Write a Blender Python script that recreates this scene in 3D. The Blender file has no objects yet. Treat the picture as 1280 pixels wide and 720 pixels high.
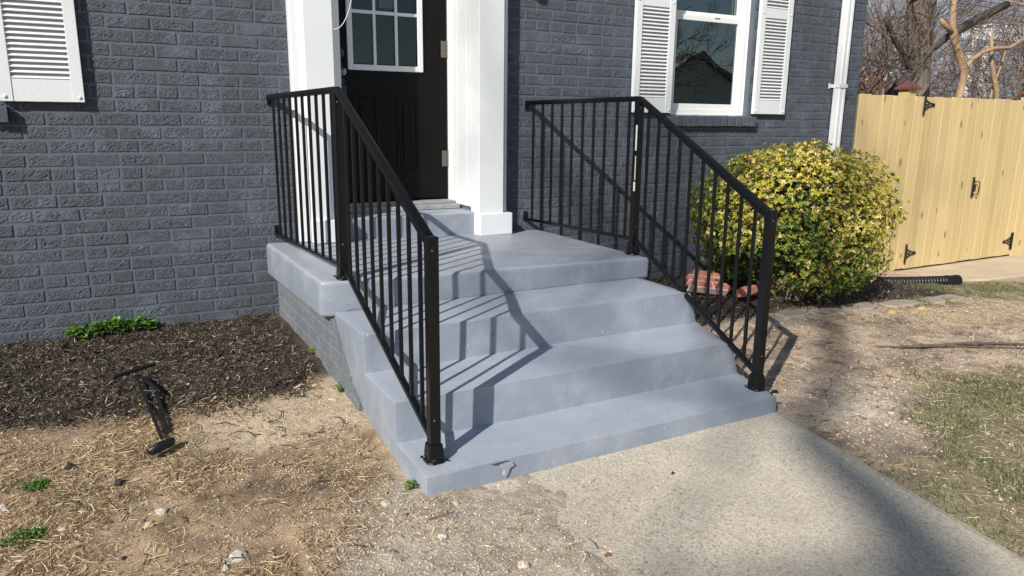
import bpy, bmesh, math, random
import numpy as np
from math import radians, sin, cos, pi
from mathutils import Matrix, Vector, noise as mnoise

random.seed(7)
RNG = np.random.default_rng(11)
scene = bpy.context.scene
COL = scene.collection

# ------------------------------------------------------------------ camera
CAM = Vector((-2.3113, -4.3675, 0.3615))
yaw, pitch, roll, FPX = -0.505866, 0.222926, 0.010434, 933.5
cy, sy = cos(yaw), sin(yaw)
fwd = Vector((-sy * cos(pitch), cy * cos(pitch), -sin(pitch)))
right = Vector((cy, sy, 0))
up = right.cross(fwd)
r2 = right * cos(roll) + up * sin(roll)
u2 = -right * sin(roll) + up * cos(roll)
cd = bpy.data.cameras.new('camera')
cam = bpy.data.objects.new('camera', cd)
COL.objects.link(cam)
M = Matrix.Identity(4)
for i in range(3):
    M[i][0], M[i][1], M[i][2], M[i][3] = r2[i], u2[i], -fwd[i], CAM[i]
cam.matrix_world = M
cd.sensor_width = 36
cd.lens = FPX / 1280 * 36
cd.clip_start = 0.02
cd.clip_end = 1500
scene.camera = cam

# ------------------------------------------------------------------ light
SUN = Vector((0.693, 0.462, -0.556)).normalized()      # direction the light travels
world = bpy.data.worlds.new('World')
scene.world = world
world.use_nodes = True
wn = world.node_tree
bg = wn.nodes['Background']
sky = wn.nodes.new('ShaderNodeTexSky')
sky.sky_type = 'NISHITA'
sky.sun_disc = False
sky.sun_elevation = math.asin(-SUN.z)
sky.sun_rotation = math.atan2(-SUN.x, -SUN.y) % (2 * pi)
sky.air_density = 1.0
sky.dust_density = 0.6
wn.links.new(sky.outputs[0], bg.inputs[0])
bg.inputs[1].default_value = 0.088
sl = bpy.data.lights.new('sun', 'SUN')
sl.energy = 4.9
sl.angle = radians(0.53)
sl.color = (1.0, 0.955, 0.895)
so = bpy.data.objects.new('sun', sl)
COL.objects.link(so)
so.rotation_euler = SUN.to_track_quat('-Z', 'Y').to_euler()
so.location = (-8, -8, 9)
vs = scene.view_settings
vs.view_transform = 'Standard'
vs.look = 'None'
vs.exposure = 0.29
vs.gamma = 1
scene.render.resolution_x, scene.render.resolution_y = 1024, 576

# ------------------------------------------------------------------ materials
def rgb(c):
    return (c[0], c[1], c[2], 1)

class NT:
    def __init__(s, name):
        s.m = bpy.data.materials.new(name)
        s.m.use_nodes = True
        s.t = s.m.node_tree
        s.b = s.t.nodes['Principled BSDF']
        s.geo = s.t.nodes.new('ShaderNodeNewGeometry')
    def n(s, kind, **kw):
        nd = s.t.nodes.new(kind)
        for k, v in kw.items():
            if k[0] == '_':
                setattr(nd, k[1:], v)
            else:
                nd.inputs[k.replace('__', ' ')].default_value = v
        return nd
    def l(s, a, b):
        s.t.links.new(a, b)
    def pos(s, sc=(1, 1, 1)):
        mp = s.n('ShaderNodeMapping')
        mp.inputs['Scale'].default_value = sc
        s.l(s.geo.outputs['Position'], mp.inputs['Vector'])
        return mp.outputs[0]
    def noise(s, scale, detail=4, rough=.55, sc=(1, 1, 1), dist=0.0):
        nd = s.n('ShaderNodeTexNoise', Scale=scale, Detail=detail, Roughness=rough, Distortion=dist)
        s.l(s.pos(sc), nd.inputs['Vector'])
        return nd.outputs['Fac']
    def ramp(s, fac, stops):
        r = s.n('ShaderNodeValToRGB')
        els = r.color_ramp.elements
        while len(els) < len(stops):
            els.new(0.5)
        for e, (p, c) in zip(els, stops):
            e.position = p
            e.color = rgb(c) if len(c) == 3 else c
        s.l(fac, r.inputs[0])
        return r.outputs[0]
    def mix(s, fac, a, b, mode='MIX'):
        m = s.n('ShaderNodeMix', _data_type='RGBA', _blend_type=mode)
        for inp, v in ((m.inputs[0], fac), (m.inputs[6], a), (m.inputs[7], b)):
            if isinstance(v, (int, float)):
                inp.default_value = v
            elif isinstance(v, tuple):
                inp.default_value = rgb(v)
            else:
                s.l(v, inp)
        return m.outputs[2]
    def bump(s, h, dist, strength=1.0, prev=None):
        b = s.n('ShaderNodeBump', Strength=strength, Distance=dist)
        s.l(h, b.inputs['Height'])
        if prev is not None:
            s.l(prev, b.inputs['Normal'])
        return b.outputs[0]
    def out(s, color=None, rough=None, normal=None, **kw):
        if color is not None:
            if isinstance(color, tuple):
                s.b.inputs['Base Color'].default_value = rgb(color)
            else:
                s.l(color, s.b.inputs['Base Color'])
        if rough is not None:
            if isinstance(rough, (int, float)):
                s.b.inputs['Roughness'].default_value = rough
            else:
                s.l(rough, s.b.inputs['Roughness'])
        if normal is not None:
            s.l(normal, s.b.inputs['Normal'])
        for k, v in kw.items():
            s.b.inputs[k.replace('__', ' ')].default_value = v
        return s.m

def vary(c, k):
    return tuple(max(0, x * k) for x in c)

def simple(name, c, rough=.5, var=.12, scale=6, bscale=60, bdist=.0006, **kw):
    t = NT(name)
    col = t.ramp(t.noise(scale), [(.3, vary(c, 1 - var)), (.7, vary(c, 1 + var))])
    nrm = t.bump(t.noise(bscale), bdist)
    return t.out(col, rough, nrm, **kw)

def m_brick():
    t = NT('painted_brick')
    base = (.104, .124, .149)
    isl = t.n('ShaderNodeNewGeometry').outputs['Random Per Island']
    c = t.ramp(t.noise(3.0, 5), [(.3, vary(base, .88)), (.7, vary(base, 1.12))])
    spk = t.ramp(t.noise(260, 2), [(.60, (0, 0, 0)), (.72, (1, 1, 1))])
    c = t.mix(t.n('ShaderNodeMath', _operation='MULTIPLY').outputs[0], c, (.2, .21, .23)) if False else c
    # worn crests show a little paler, pits stay as painted
    h1 = t.noise(62, 3, .62, (1.0, 1.0, 1.3), 2.2)
    ridge = t.ramp(h1, [(.34, (0, 0, 0)), (.46, (.75,) * 3), (.56, (1,) * 3), (.70, (.25,) * 3)])
    h2 = t.noise(330, 3, .6)
    mask = t.ramp(t.noise(5.5, 2), [(.36, (.35,) * 3), (.50, (1,) * 3)])
    mm = t.n('ShaderNodeMath', _operation='MULTIPLY')
    t.l(ridge, mm.inputs[0]); t.l(mask, mm.inputs[1])
    n1 = t.bump(mm.outputs[0], .007, 1.0)
    n2 = t.bump(h2, .0032, 1.0, n1)
    rr = t.ramp(h2, [(.3, (.42,) * 3), (.7, (.6,) * 3)])
    return t.out(c, rr, n2)

def m_mortar():
    t = NT('painted_mortar')
    base = (.088, .105, .127)
    c = t.ramp(t.noise(4.0, 5), [(.3, vary(base, .88)), (.7, vary(base, 1.1))])
    n1 = t.bump(t.noise(60, 4), .003)
    return t.out(c, .6, t.bump(t.noise(300, 2), .0008, .8, n1))

def m_foundation():
    t = NT('foundation_paint')
    base = (.130, .142, .156)
    c = t.ramp(t.noise(5.0, 5), [(.3, vary(base, .85)), (.7, vary(base, 1.15))])
    c = t.mix(t.ramp(t.noise(40, 4, .7), [(.58, (0,) * 3), (.66, (.6,) * 3)]), c, (.24, .235, .23))
    n1 = t.bump(t.noise(70, 4, .65), .004)
    return t.out(c, .75, t.bump(t.noise(300, 2), .001, .8, n1))

def m_steps():
    t = NT('painted_concrete')
    base = (.218, .248, .296)
    c = t.ramp(t.noise(1.7, 6, .6), [(.25, vary(base, .90)), (.75, vary(base, 1.09))])
    # scuffs of pale dust where people tread
    dust = t.ramp(t.noise(5.0, 7, .65, (1, 1.4, 1)), [(.46, (0,) * 3), (.70, (.45,) * 3)])
    c = t.mix(dust, c, (.40, .41, .43))
    # up-facing treads painted paler than risers, standing in for sun and sky light
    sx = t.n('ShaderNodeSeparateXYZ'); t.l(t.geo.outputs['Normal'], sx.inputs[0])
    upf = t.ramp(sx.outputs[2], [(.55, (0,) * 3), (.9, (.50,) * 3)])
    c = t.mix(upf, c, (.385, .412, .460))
    chips = t.ramp(t.noise(62, 2, .5), [(.735, (0,) * 3), (.76, (.75,) * 3)])
    c = t.mix(chips, c, (.55, .56, .58))
    dark = t.ramp(t.noise(46, 2, .5, (1.3, 1, 1)), [(.23, (.7,) * 3), (.26, (0,) * 3)])
    c = t.mix(dark, c, (.10, .11, .13))
    n1 = t.bump(t.noise(9, 5, .6), .010, .35)
    n2 = t.bump(t.noise(90, 4, .65), .0014, 1.0, n1)
    rr = t.ramp(t.noise(12, 4), [(.3, (.34,) * 3), (.7, (.55,) * 3)])
    return t.out(c, rr, n2)

def m_walk():
    t = NT('walkway_concrete')
    base = (.60, .52, .405)
    c = t.ramp(t.noise(2.1, 7, .62), [(.25, vary(base, .80)), (.75, vary(base, 1.10))])
    agg = t.n('ShaderNodeTexVoronoi', Scale=150)
    t.l(t.pos(), agg.inputs['Vector'])
    ac = t.ramp(agg.outputs['Color'], [(.1, (.14, .12, .09)), (.4, (.48, .42, .32)), (.9, (.80, .74, .60))])
    c = t.mix(.42, c, ac)
    blot = t.ramp(t.noise(1.6, 5, .6), [(.42, (0,) * 3), (.62, (.35,) * 3)])
    c = t.mix(blot, c, (.30, .265, .215))
    pale = t.ramp(t.noise(85, 2, .5), [(.66, (0,) * 3), (.72, (.8,) * 3)])
    c = t.mix(pale, c, (.6, .57, .5))
    dk = t.ramp(t.noise(75, 3, .6), [(.30, (.8,) * 3), (.36, (0,) * 3)])
    c = t.mix(dk, c, (.12, .10, .08))
    n1 = t.bump(t.noise(140, 5, .7), .0035)
    n2 = t.bump(t.noise(6, 4), .01, .5, n1)
    return t.out(c, .85, n2)

def m_ground():
    t = NT('bare_soil')
    at = t.n('ShaderNodeAttribute', _attribute_name='zone')
    k = t.ramp(t.noise(30, 7, .7), [(.25, (.62,) * 3), (.5, (1,) * 3), (.8, (1.35,) * 3)])
    c = t.mix(1.0, at.outputs['Color'], k, 'MULTIPLY')
    k2 = t.ramp(t.noise(170, 3, .6), [(.3, (.7,) * 3), (.7, (1.25,) * 3)])
    c = t.mix(1.0, c, k2, 'MULTIPLY')
    n1 = t.bump(t.noise(26, 6, .65), .02, .9)
    n2 = t.bump(t.noise(160, 4, .7), .005, 1.0, n1)
    return t.out(c, .95, n2)

def m_tone(name, rough=.8, bscale=150, bdist=.001, subs=0.0, trans=None, spec=.5):
    """colour comes from each piece's own 'tone' attribute"""
    t = NT(name)
    at = t.n('ShaderNodeAttribute', _attribute_name='tone')
    k = t.ramp(t.noise(90, 3, .6), [(.3, (.82,) * 3), (.7, (1.18,) * 3)])
    c = t.mix(1.0, at.outputs['Color'], k, 'MULTIPLY')
    m = t.out(c, rough, t.bump(t.noise(bscale), bdist))
    t.b.inputs['Specular IOR Level'].default_value = spec
    if trans:
        tr = t.n('ShaderNodeBsdfTranslucent')
        t.l(c, tr.inputs['Color'])
        mx = t.n('ShaderNodeMixShader', Fac=trans)
        t.l(t.b.outputs[0], mx.inputs[1]); t.l(tr.outputs[0], mx.inputs[2])
        t.l(mx.outputs[0], t.t.nodes['Material Output'].inputs[0])
    return m

def m_wood():
    t = NT('fence_pine')
    oi = t.n('ShaderNodeObjectInfo')
    base = (.60, .46, .225)
    c = t.ramp(t.noise(4, 6, .6, (14, 14, .55)), [(.3, vary(base, .86)), (.7, vary(base, 1.10))])
    tint = t.ramp(oi.outputs['Random'], [(0, (.89, .87, .82)), (.5, (1, 1, 1)), (1, (1.06, 1.05, 1.02))])
    c = t.mix(1.0, c, tint, 'MULTIPLY')
    kn = t.n('ShaderNodeTexVoronoi', Scale=1.0, _feature='F1')
    t.l(t.pos((7.5, 7.5, 3.1)), kn.inputs['Vector'])
    kf = t.ramp(kn.outputs['Distance'], [(.09, (.85,) * 3), (.15, (0,) * 3)])
    c = t.mix(kf, c, (.25, .13, .045))
    st = t.ramp(t.noise(2.2, 3, .6, (9, 9, 1.0)), [(.66, (0,) * 3), (.74, (.45,) * 3)])
    c = t.mix(st, c, (.36, .20, .07))
    return t.out(c, .62, t.bump(t.noise(6, 5, .6, (22, 22, 1)), .0012))

def m_white(name='white_paint', base=(.67, .685, .695), rough=.4):
    t = NT(name)
    c = t.ramp(t.noise(2.2, 6, .6), [(.3, vary(base, .95)), (.7, vary(base, 1.02))])
    dirt = t.ramp(t.noise(14, 6, .7, (1, 1, .35)), [(.58, (0,) * 3), (.8, (.34,) * 3)])
    c = t.mix(dirt, c, (.52, .49, .43))
    return t.out(c, rough, t.bump(t.noise(70, 4), .0009))

def m_glass(name, tint=(.02, .025, .025), alpha_trans=.8, ior=2.5):
    t = NT(name)
    t.out(tint, .02)
    t.b.inputs['IOR'].default_value = 1.75
    t.b.inputs['Transmission Weight'].default_value = 0.0
    t.b.inputs['Specular IOR Level'].default_value = .6
    trn = t.n('ShaderNodeBsdfTransparent')
    trn.inputs[0].default_value = (.62, .68, .66, 1)
    mx = t.n('ShaderNodeMixShader', Fac=alpha_trans)
    gl = t.n('ShaderNodeBsdfGlossy', Roughness=.012)
    gl.inputs['Color'].default_value = (.85, .95, .97, 1)
    fr = t.n('ShaderNodeFresnel', IOR=ior)
    nb = t.bump(t.noise(3, 2), .0005)
    t.l(nb, gl.inputs['Normal'])
    t.l(fr.outputs[0], mx.inputs[0])
    t.l(trn.outputs[0], mx.inputs[1]); t.l(gl.outputs[0], mx.inputs[2])
    t.l(mx.outputs[0], t.t.nodes['Material Output'].inputs[0])
    return t.m

def m_bark(name, c1, c2, sc=(1, 1, .25)):
    t = NT(name)
    h = t.noise(22, 6, .7, sc)
    c = t.ramp(h, [(.3, c1), (.7, c2)])
    return t.out(c, .9, t.bump(h, .03))

def m_siding():
    t = NT('lap_siding')
    base = (.22, .255, .31)
    c = t.ramp(t.noise(.8, 5), [(.3, vary(base, .93)), (.7, vary(base, 1.05))])
    return t.out(c, .6, t.bump(t.noise(40, 3), .002))

def m_redbrick():
    t = NT('red_brick')
    base = (.60, .20, .13)
    c = t.ramp(t.noise(20, 5, .6), [(.3, vary(base, .7)), (.7, (.68, .31, .22))])
    return t.out(c, .85, t.bump(t.noise(80, 4), .003))

def m_roof():
    t = NT('asphalt_shingle')
    c = t.ramp(t.noise(9, 5, .7), [(.3, (.05, .05, .055)), (.7, (.10, .10, .105))])
    return t.out(c, .9, t.bump(t.noise(50, 3), .004))

MAT = dict(
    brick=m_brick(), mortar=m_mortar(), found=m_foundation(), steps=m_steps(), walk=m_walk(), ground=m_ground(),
    white=m_white(), vinyl=m_white('white_vinyl', (.76, .755, .72), .35), shutter=m_white('shutter_plastic', (.67, .685, .695), .45),
    iron=simple('black_enamel', (.0030, .0034, .0042), .34, .2, 20, 120, .0004, Specular__IOR__Level=.38),
    door=simple('black_door_paint', (.0032, .0032, .0031), .42, .2, 5, 90, .0005, Specular__IOR__Level=.16),
    hard=simple('black_hardware', (.012, .012, .013), .35, .2, 30),
    nickel=simple('satin_nickel', (.22, .21, .20), .25, .1, 30, Metallic=1.0),
    hinge=simple('aged_hinge_steel', (.17, .15, .13), .42, .2, 60, Metallic=.7),
    sill=simple('weathered_sill_wood', (.26, .262, .26), .75, .2, 12, 70, .002),
    label=simple('label_paper', (.75, .74, .72), .6, .08, 20),
    glass=m_glass('window_glass'), dglass=m_glass('door_glass', ior=1.55),
    wood=m_wood(),
    capm=simple('post_cap_brown', (.13, .052, .042), .5, .2, 20),
    plastic=simple('black_plastic', (.007, .0075, .009), .45, .3, 20, 90, .001),
    chip=m_tone('mulch_bark', .92, 200, .001, spec=.2), straw=m_tone('dry_straw', .8, spec=.3),
    blade=m_tone('grass_blade', .6, trans=.3), leaf=m_tone('shrub_leaf', .42, trans=.3), stone=m_tone('field_stone', .85, 90, .002),
    redbrick=m_redbrick(), pinkmortar=simple('pale_mortar', (.78, .58, .50), .9, .15, 40, 90, .002),
    bark=m_bark('tree_bark', (.085, .065, .048), (.26, .21, .165)), darkbark=m_bark('dark_bark', (.02, .017, .014), (.10, .08, .06)),
    tanbark=m_bark('peeled_branch', (.30, .19, .105), (.50, .34, .21)), twig=simple('bare_twigs', (.17, .125, .10), .9, .35, 3),
    siding=m_siding(), roof=m_roof(), dark=simple('dark_interior', (.035, .033, .03), .9),
    room=simple('room_plaster', (.22, .23, .21), .8), twiglitter=simple('twig_litter', (.10, .075, .055), .9, .3, 30),
    wire=simple('white_wire', (.62, .60, .55), .5, .1, 30), lampglass=simple('lantern_glass', (.5, .5, .45), .2),
    far=simple('distant_brush', (.20, .175, .17), .95, .2, .5),
)

# ------------------------------------------------------------------ mesh helpers
class MB:
    def __init__(s):
        s.v, s.f, s.c = [], [], []
    def add(s, vs, fs, col=None):
        o = len(s.v)
        s.v += [tuple(p) for p in vs]
        s.f += [tuple(i + o for i in f) for f in fs]
        if col is not None:
            s.c += [col] * len(vs)
        return s
    def box(s, x0, x1, y0, y1, z0, z1, R=None):
        vs = [(x0, y0, z0), (x1, y0, z0), (x1, y1, z0), (x0, y1, z0), (x0, y0, z1), (x1, y0, z1), (x1, y1, z1), (x0, y1, z1)]
        if R is not None:
            vs = [R @ Vector(p) for p in vs]
        return s.add(vs, [(3, 2, 1, 0), (4, 5, 6, 7), (0, 1, 5, 4), (1, 2, 6, 5), (2, 3, 7, 6), (3, 0, 4, 7)])
    def prism(s, pts, axis, a, b):
        """extrude a polygon (pairs in the two other axes) from a to b along axis"""
        def mk(p, t):
            q = [p[0], p[1]]
            q.insert(axis, t)
            return tuple(q)
        n = len(pts)
        vs = [mk(p, a) for p in pts] + [mk(p, b) for p in pts]
        fs = [tuple(range(n))[::-1], tuple(range(n, 2 * n))]
        fs += [(i, (i + 1) % n, (i + 1) % n + n, i + n) for i in range(n)]
        return s.add(vs, fs)
    def bar(s, p, q, w, h, upv=Vector((0, 0, 1))):
        """rectangular bar between points; h measured along upv-ish"""
        p, q = Vector(p), Vector(q)
        d = (q - p).normalized()
        u = Vector(upv)
        sd = d.cross(u)
        if sd.length < 1e-5:
            sd = d.cross(Vector((0, 1, 0)))
        sd.normalize()
        u = sd.cross(d).normalized()
        vs = []
        for c in (p, q):
            for a, b in ((-1, -1), (1, -1), (1, 1), (-1, 1)):
                vs.append(c + sd * (a * w / 2) + u * (b * h / 2))
        return s.add(vs, [(0, 1, 2, 3), (7, 6, 5, 4), (0, 4, 5, 1), (1, 5, 6, 2), (2, 6, 7, 3), (3, 7, 4, 0)])
    def tube(s, pts, rads, n=8, cap=True):
        pts = [Vector(p) for p in pts]
        if isinstance(rads, (int, float)):
            rads = [rads] * len(pts)
        rings = []
        ref = Vector((0.13, 0.21, 1)).normalized()
        o = len(s.v)
        for i, p in enumerate(pts):
            d = (pts[min(i + 1, len(pts) - 1)] - pts[max(i - 1, 0)]).normalized()
            a = d.cross(ref)
            if a.length < .05:
                a = d.cross(Vector((1, 0, 0)))
            a.normalize()
            b = d.cross(a)
            for k in range(n):
                t = 2 * pi * k / n
                s.v.append(tuple(p + (a * cos(t) + b * sin(t)) * rads[i]))
        for i in range(len(pts) - 1):
            for k in range(n):
                s.f.append((o + i * n + k, o + i * n + (k + 1) % n, o + (i + 1) * n + (k + 1) % n, o + (i + 1) * n + k))
        if cap:
            s.f.append(tuple(o + k for k in range(n))[::-1])
            s.f.append(tuple(o + (len(pts) - 1) * n + k for k in range(n)))
        return s
    def lathe(s, c, prof, n=20, axis=2, squash=1.0):
        """prof: list of (r, h) along axis from c"""
        o = len(s.v)
        for r, h in prof:
            for k in range(n):
                t = 2 * pi * k / n
                p = [r * cos(t), r * sin(t) * squash]
                p.insert(axis, h)
                s.v.append((c[0] + p[0], c[1] + p[1], c[2] + p[2]))
        for i in range(len(prof) - 1):
            for k in range(n):
                f = (o + i * n + k, o + i * n + (k + 1) % n, o + (i + 1) * n + (k + 1) % n, o + (i + 1) * n + k)
                s.f.append(f)
        s.f.append(tuple(o + k for k in range(n)))
        s.f.append(tuple(o + (len(prof) - 1) * n + k for k in range(n)))
        return s
    def mesh(s, name, mat, smooth=False):
        me = bpy.data.meshes.new(name)
        me.from_pydata(s.v, [], s.f)
        if mat is not None:
            me.materials.append(mat)
        if s.c:
            a = me.color_attributes.new('tone', 'FLOAT_COLOR', 'POINT')
            arr = np.ones((len(s.v), 4), dtype=np.float32)
            arr[:, :3] = np.array(s.c, dtype=np.float32)
            a.data.foreach_set('color', arr.ravel())
        bm = bmesh.new(); bm.from_mesh(me)
        bmesh.ops.recalc_face_normals(bm, faces=bm.faces)
        bm.to_mesh(me); bm.free()
        if smooth:
            me.polygons.foreach_set('use_smooth', [True] * len(me.polygons))
        return me

WORLD = {}
def link(name, me, parent=None, loc=None, rotz=0.0):
    """link a mesh built in world coordinates (or local, when loc is given) under its parent"""
    o = bpy.data.objects.new(name, me)
    COL.objects.link(o)
    mw = Matrix.Translation(loc) @ Matrix.Rotation(rotz, 4, 'Z') if loc is not None else Matrix.Identity(4)
    if loc is not None:
        o.location = loc
        o.rotation_euler = (0, 0, rotz)
    if parent is not None:
        o.parent = parent
        o.matrix_parent_inverse = WORLD[parent].inverted()
    WORLD[o] = mw
    return o
def part(name, mb, mat, parent, bevel=0, smooth=False, seg=2, label=None):
    o = link(name, mb.mesh(name, MAT[mat] if isinstance(mat, str) else mat, smooth), parent)
    if bevel:
        m = o.modifiers.new('bevel', 'BEVEL'); m.width = bevel; m.segments = seg; m.limit_method = 'ANGLE'; m.angle_limit = radians(40)
        m.harden_normals = False
    if label:
        o['label'] = label
    return o
def thing(name, label, cat, loc, group=None):
    o = bpy.data.objects.new(name, None)
    COL.objects.link(o)
    o.empty_display_size = .1
    o.location = loc
    WORLD[o] = Matrix.Translation(loc)
    o['label'] = label; o['category'] = cat
    if group:
        o['group'] = group
    return o
def tag(o, label, cat, group=None):
    o['label'] = label; o['category'] = cat
    if group:
        o['group'] = group
    return o
def kind(o, k):
    o['kind'] = k
    return o

# numpy value noise
_lat = RNG.random((256, 256))
def vnoise(x, y, sc):
    x = np.asarray(x) * sc + 1000.3; y = np.asarray(y) * sc + 1000.7
    xi = np.floor(x).astype(int); yi = np.floor(y).astype(int)
    fx = x - xi; fy = y - yi
    fx = fx * fx * (3 - 2 * fx); fy = fy * fy * (3 - 2 * fy)
    a = _lat[xi % 256, yi % 256]; b = _lat[(xi + 1) % 256, yi % 256]
    c = _lat[xi % 256, (yi + 1) % 256]; d = _lat[(xi + 1) % 256, (yi + 1) % 256]
    return (a * (1 - fx) + b * fx) * (1 - fy) + (c * (1 - fx) + d * fx) * fy
def fbm(x, y, sc, o=4):
    r, amp, tot = 0, 1, 0
    for i in range(o):
        r = r + vnoise(x, y, sc * 2 ** i) * amp
        tot += amp; amp *= .5
    return r / tot
def psdf(x, y, poly):
    """signed distance to polygon, negative inside"""
    x = np.asarray(x, float); y = np.asarray(y, float)
    d = np.full(x.shape, 1e9); ins = np.zeros(x.shape, bool)
    n = len(poly)
    for i in range(n):
        ax, ay = poly[i]; bx, by = poly[(i + 1) % n]
        ex, ey = bx - ax, by - ay
        t = np.clip(((x - ax) * ex + (y - ay) * ey) / (ex * ex + ey * ey), 0, 1)
        d = np.minimum(d, np.hypot(x - ax - t * ex, y - ay - t * ey))
        c = ((ay > y) != (by > y))
        with np.errstate(divide='ignore', invalid='ignore'):
            xx = ax + (y - ay) / (by - ay if by != ay else 1e-9) * ex
        ins ^= c & (x < xx)
    return np.where(ins, -d, d)
def sstep(v, a, b):
    t = np.clip((v - a) / (b - a), 0, 1)
    return t * t * (3 - 2 * t)

# ------------------------------------------------------------------ ground
def base_h(x, y):
    x = np.asarray(x, float); y = np.asarray(y, float)
    zl = np.interp(y, [-30, -9, -4.5, -3, -2.2, -1.8, -1.5, -1.2, 0], [-1.3, -1.12, -1.0, -.955, -.918, -.868, -.828, -.80, -.783])
    r0 = np.interp(x, [.3, 2, 3.5, 4.6, 6.5, 20], [-.80, -.83, -.97, -1.085, -1.12, -1.25])
    r1 = np.interp(x, [.3, 2, 3.5, 4.6, 6.5, 20], [-.905, -.95, -1.01, -1.08, -1.12, -1.25])
    t = np.clip(-y / 1.5, 0, 1)
    zr = r0 * (1 - t) + r1 * t + np.minimum(0, (y + 2.2)) * .018
    s = np.clip((x + 1.4) / 1.7, 0, 1)
    return zl * (1 - s) + zr * s
WALK = [(-1.46, -2.2), (.26, -2.2), (.14, -2.79), (.03, -3.35), (-.35, -6), (-1.9, -6), (-1.5, -3)]
MULCH_L = [(-6, -1.15), (-2.72, -1.21), (-2.38, -1.24), (-2.1, -1.27), (-1.91, -1.23), (-1.71, -1.24), (-1.57, -1.17), (-1.40, -1.0), (-1.40, .3), (-6, .3)]
SAND_L = [(-1.40, -.98), (-1.40, -1.45), (-1.50, -1.62), (-1.67, -1.66), (-1.86, -1.70), (-2.08, -1.52), (-2.02, -1.33), (-1.72, -1.22)]
GRAVEL_L = [(-1.44, -2.0), (-1.38, -2.22), (-.5, -2.22), (-.5, -3.4), (-1.9, -3.4), (-1.85, -2.55), (-1.62, -2.18)]
BED_R = [(.3, .3), (.3, -.95), (1.0, -1.02), (1.44, -.98), (1.9, -.93), (2.43, -.97), (2.94, -1.0), (3.7, -.92), (4.1, -.55), (3.8, -.1), (3.45, .3)]
GRASS_A = [(3.75, -.62), (4.4, -.5), (5.4, -.75), (5.6, -1.25), (4.5, -1.22), (3.9, -.98)]
GRASS_B = [(.08, -3.0), (.40, -2.78), (.85, -2.45), (1.2, -2.25), (1.9, -2.3), (3.5, -2.6), (3.5, -6), (0.0, -6)]
GRASS_C = [(2.55, -1.18), (3.4, -1.14), (3.6, -1.02), (3.4, -.97), (2.6, -1.06)]
SAWD = [(2.45, -1.22), (3.0, -1.18), (4.1, -1.25), (4.6, -1.6), (3.4, -1.7), (2.7, -1.45)]
CHALK = [(.45, -2.1), (.75, -1.9), (1.0, -2.0), (1.1, -2.35), (.6, -2.75), (.35, -2.65)]
EDGE = [(1.5, -1.0), (2.4, -.98), (3.0, -1.02), (3.7, -.95), (3.9, -1.04), (3.0, -1.12), (2.4, -1.10), (1.5, -1.16)]

def ground_h(x, y):
    x = np.asarray(x, float); y = np.asarray(y, float)
    h = base_h(x, y)
    near = np.exp(-((x - .8) ** 2 + (y + 2) ** 2) / 60)
    h = h + (fbm(x, y, 1.6, 4) - .5) * .035 * near + (fbm(x, y, 14, 3) - .5) * .016 * near
    ml = sstep(-psdf(x, y, MULCH_L), -.02, .10)
    h = h + ml * (.012 + (fbm(x, y, 20, 3) - .5) * .03)
    rough = 1 - sstep(-psdf(x, y, SAND_L), -.05, .12)
    h = h + rough * (fbm(x, y, 35, 2) - .5) * .010 * near
    w = psdf(x, y, WALK)
    flat = sstep(w, -.03, .06)
    h = h * flat + (base_h(x, y) - .035) * (1 - flat)
    # soil and grit creep over the left border of the slab in a ragged feathered line
    creep = sstep(-x, .84, 1.42) * (y < -2.16) * (x > -1.9)
    ln = -.896 + (y + 2.2) * .012 - .012 + creep * .024 + (fbm(x, y, 7, 4) - .5) * .030 + (fbm(x, y, 40, 2) - .5) * .010
    h = np.where((y < -2.16) & (x < -.5) & (x > -1.9), np.maximum(h * (x < -1.36) - 9 * (x >= -1.36), ln), h)
    return h

def axis(lo, hi, step, far, grow=1.22):
    a = list(np.arange(lo, hi + 1e-6, step))
    s, v = step, a[-1]
    while v < far:
        s *= grow; v += s; a.append(v)
    s, v = step, a[0]
    while v > -far:
        s *= grow; v -= s; a.insert(0, v)
    return np.array(a)
gx = axis(-3.4, 3.0, .022, 700); gy = axis(-3.7, .05, .022, 700)
X, Y = np.meshgrid(gx, gy, indexing='ij')
Z = ground_h(X, Y)
far = np.hypot(X - 1, Y + 2)
Z = np.where(far > 40, np.minimum(Z, -1.25), Z)
nx, ny = X.shape
verts = np.stack([X, Y, Z], -1).reshape(-1, 3)
i0 = (np.arange(nx - 1)[:, None] * ny + np.arange(ny - 1)[None, :]).ravel()
faces = np.stack([i0, i0 + ny, i0 + ny + 1, i0 + 1], 1)
def np_mesh(name, verts, faces, mat, smooth=False, attr=None, col=None):
    me = bpy.data.meshes.new(name)
    k = faces.shape[1]
    me.vertices.add(len(verts)); me.vertices.foreach_set('co', np.asarray(verts, np.float32).ravel())
    me.loops.add(faces.size); me.loops.foreach_set('vertex_index', faces.astype(np.int32).ravel())
    me.polygons.add(len(faces))
    me.polygons.foreach_set('loop_start', np.arange(0, faces.size, k, dtype=np.int32))
    me.polygons.foreach_set('use_smooth', np.full(len(faces), smooth))
    me.update(calc_edges=True)
    me.materials.append(mat)
    if attr:
        a = me.color_attributes.new(attr, 'FLOAT_COLOR', 'POINT')
        arr = np.ones((len(verts), 4), np.float32); arr[:, :3] = col
        a.data.foreach_set('color', arr.ravel())
    return me
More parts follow.
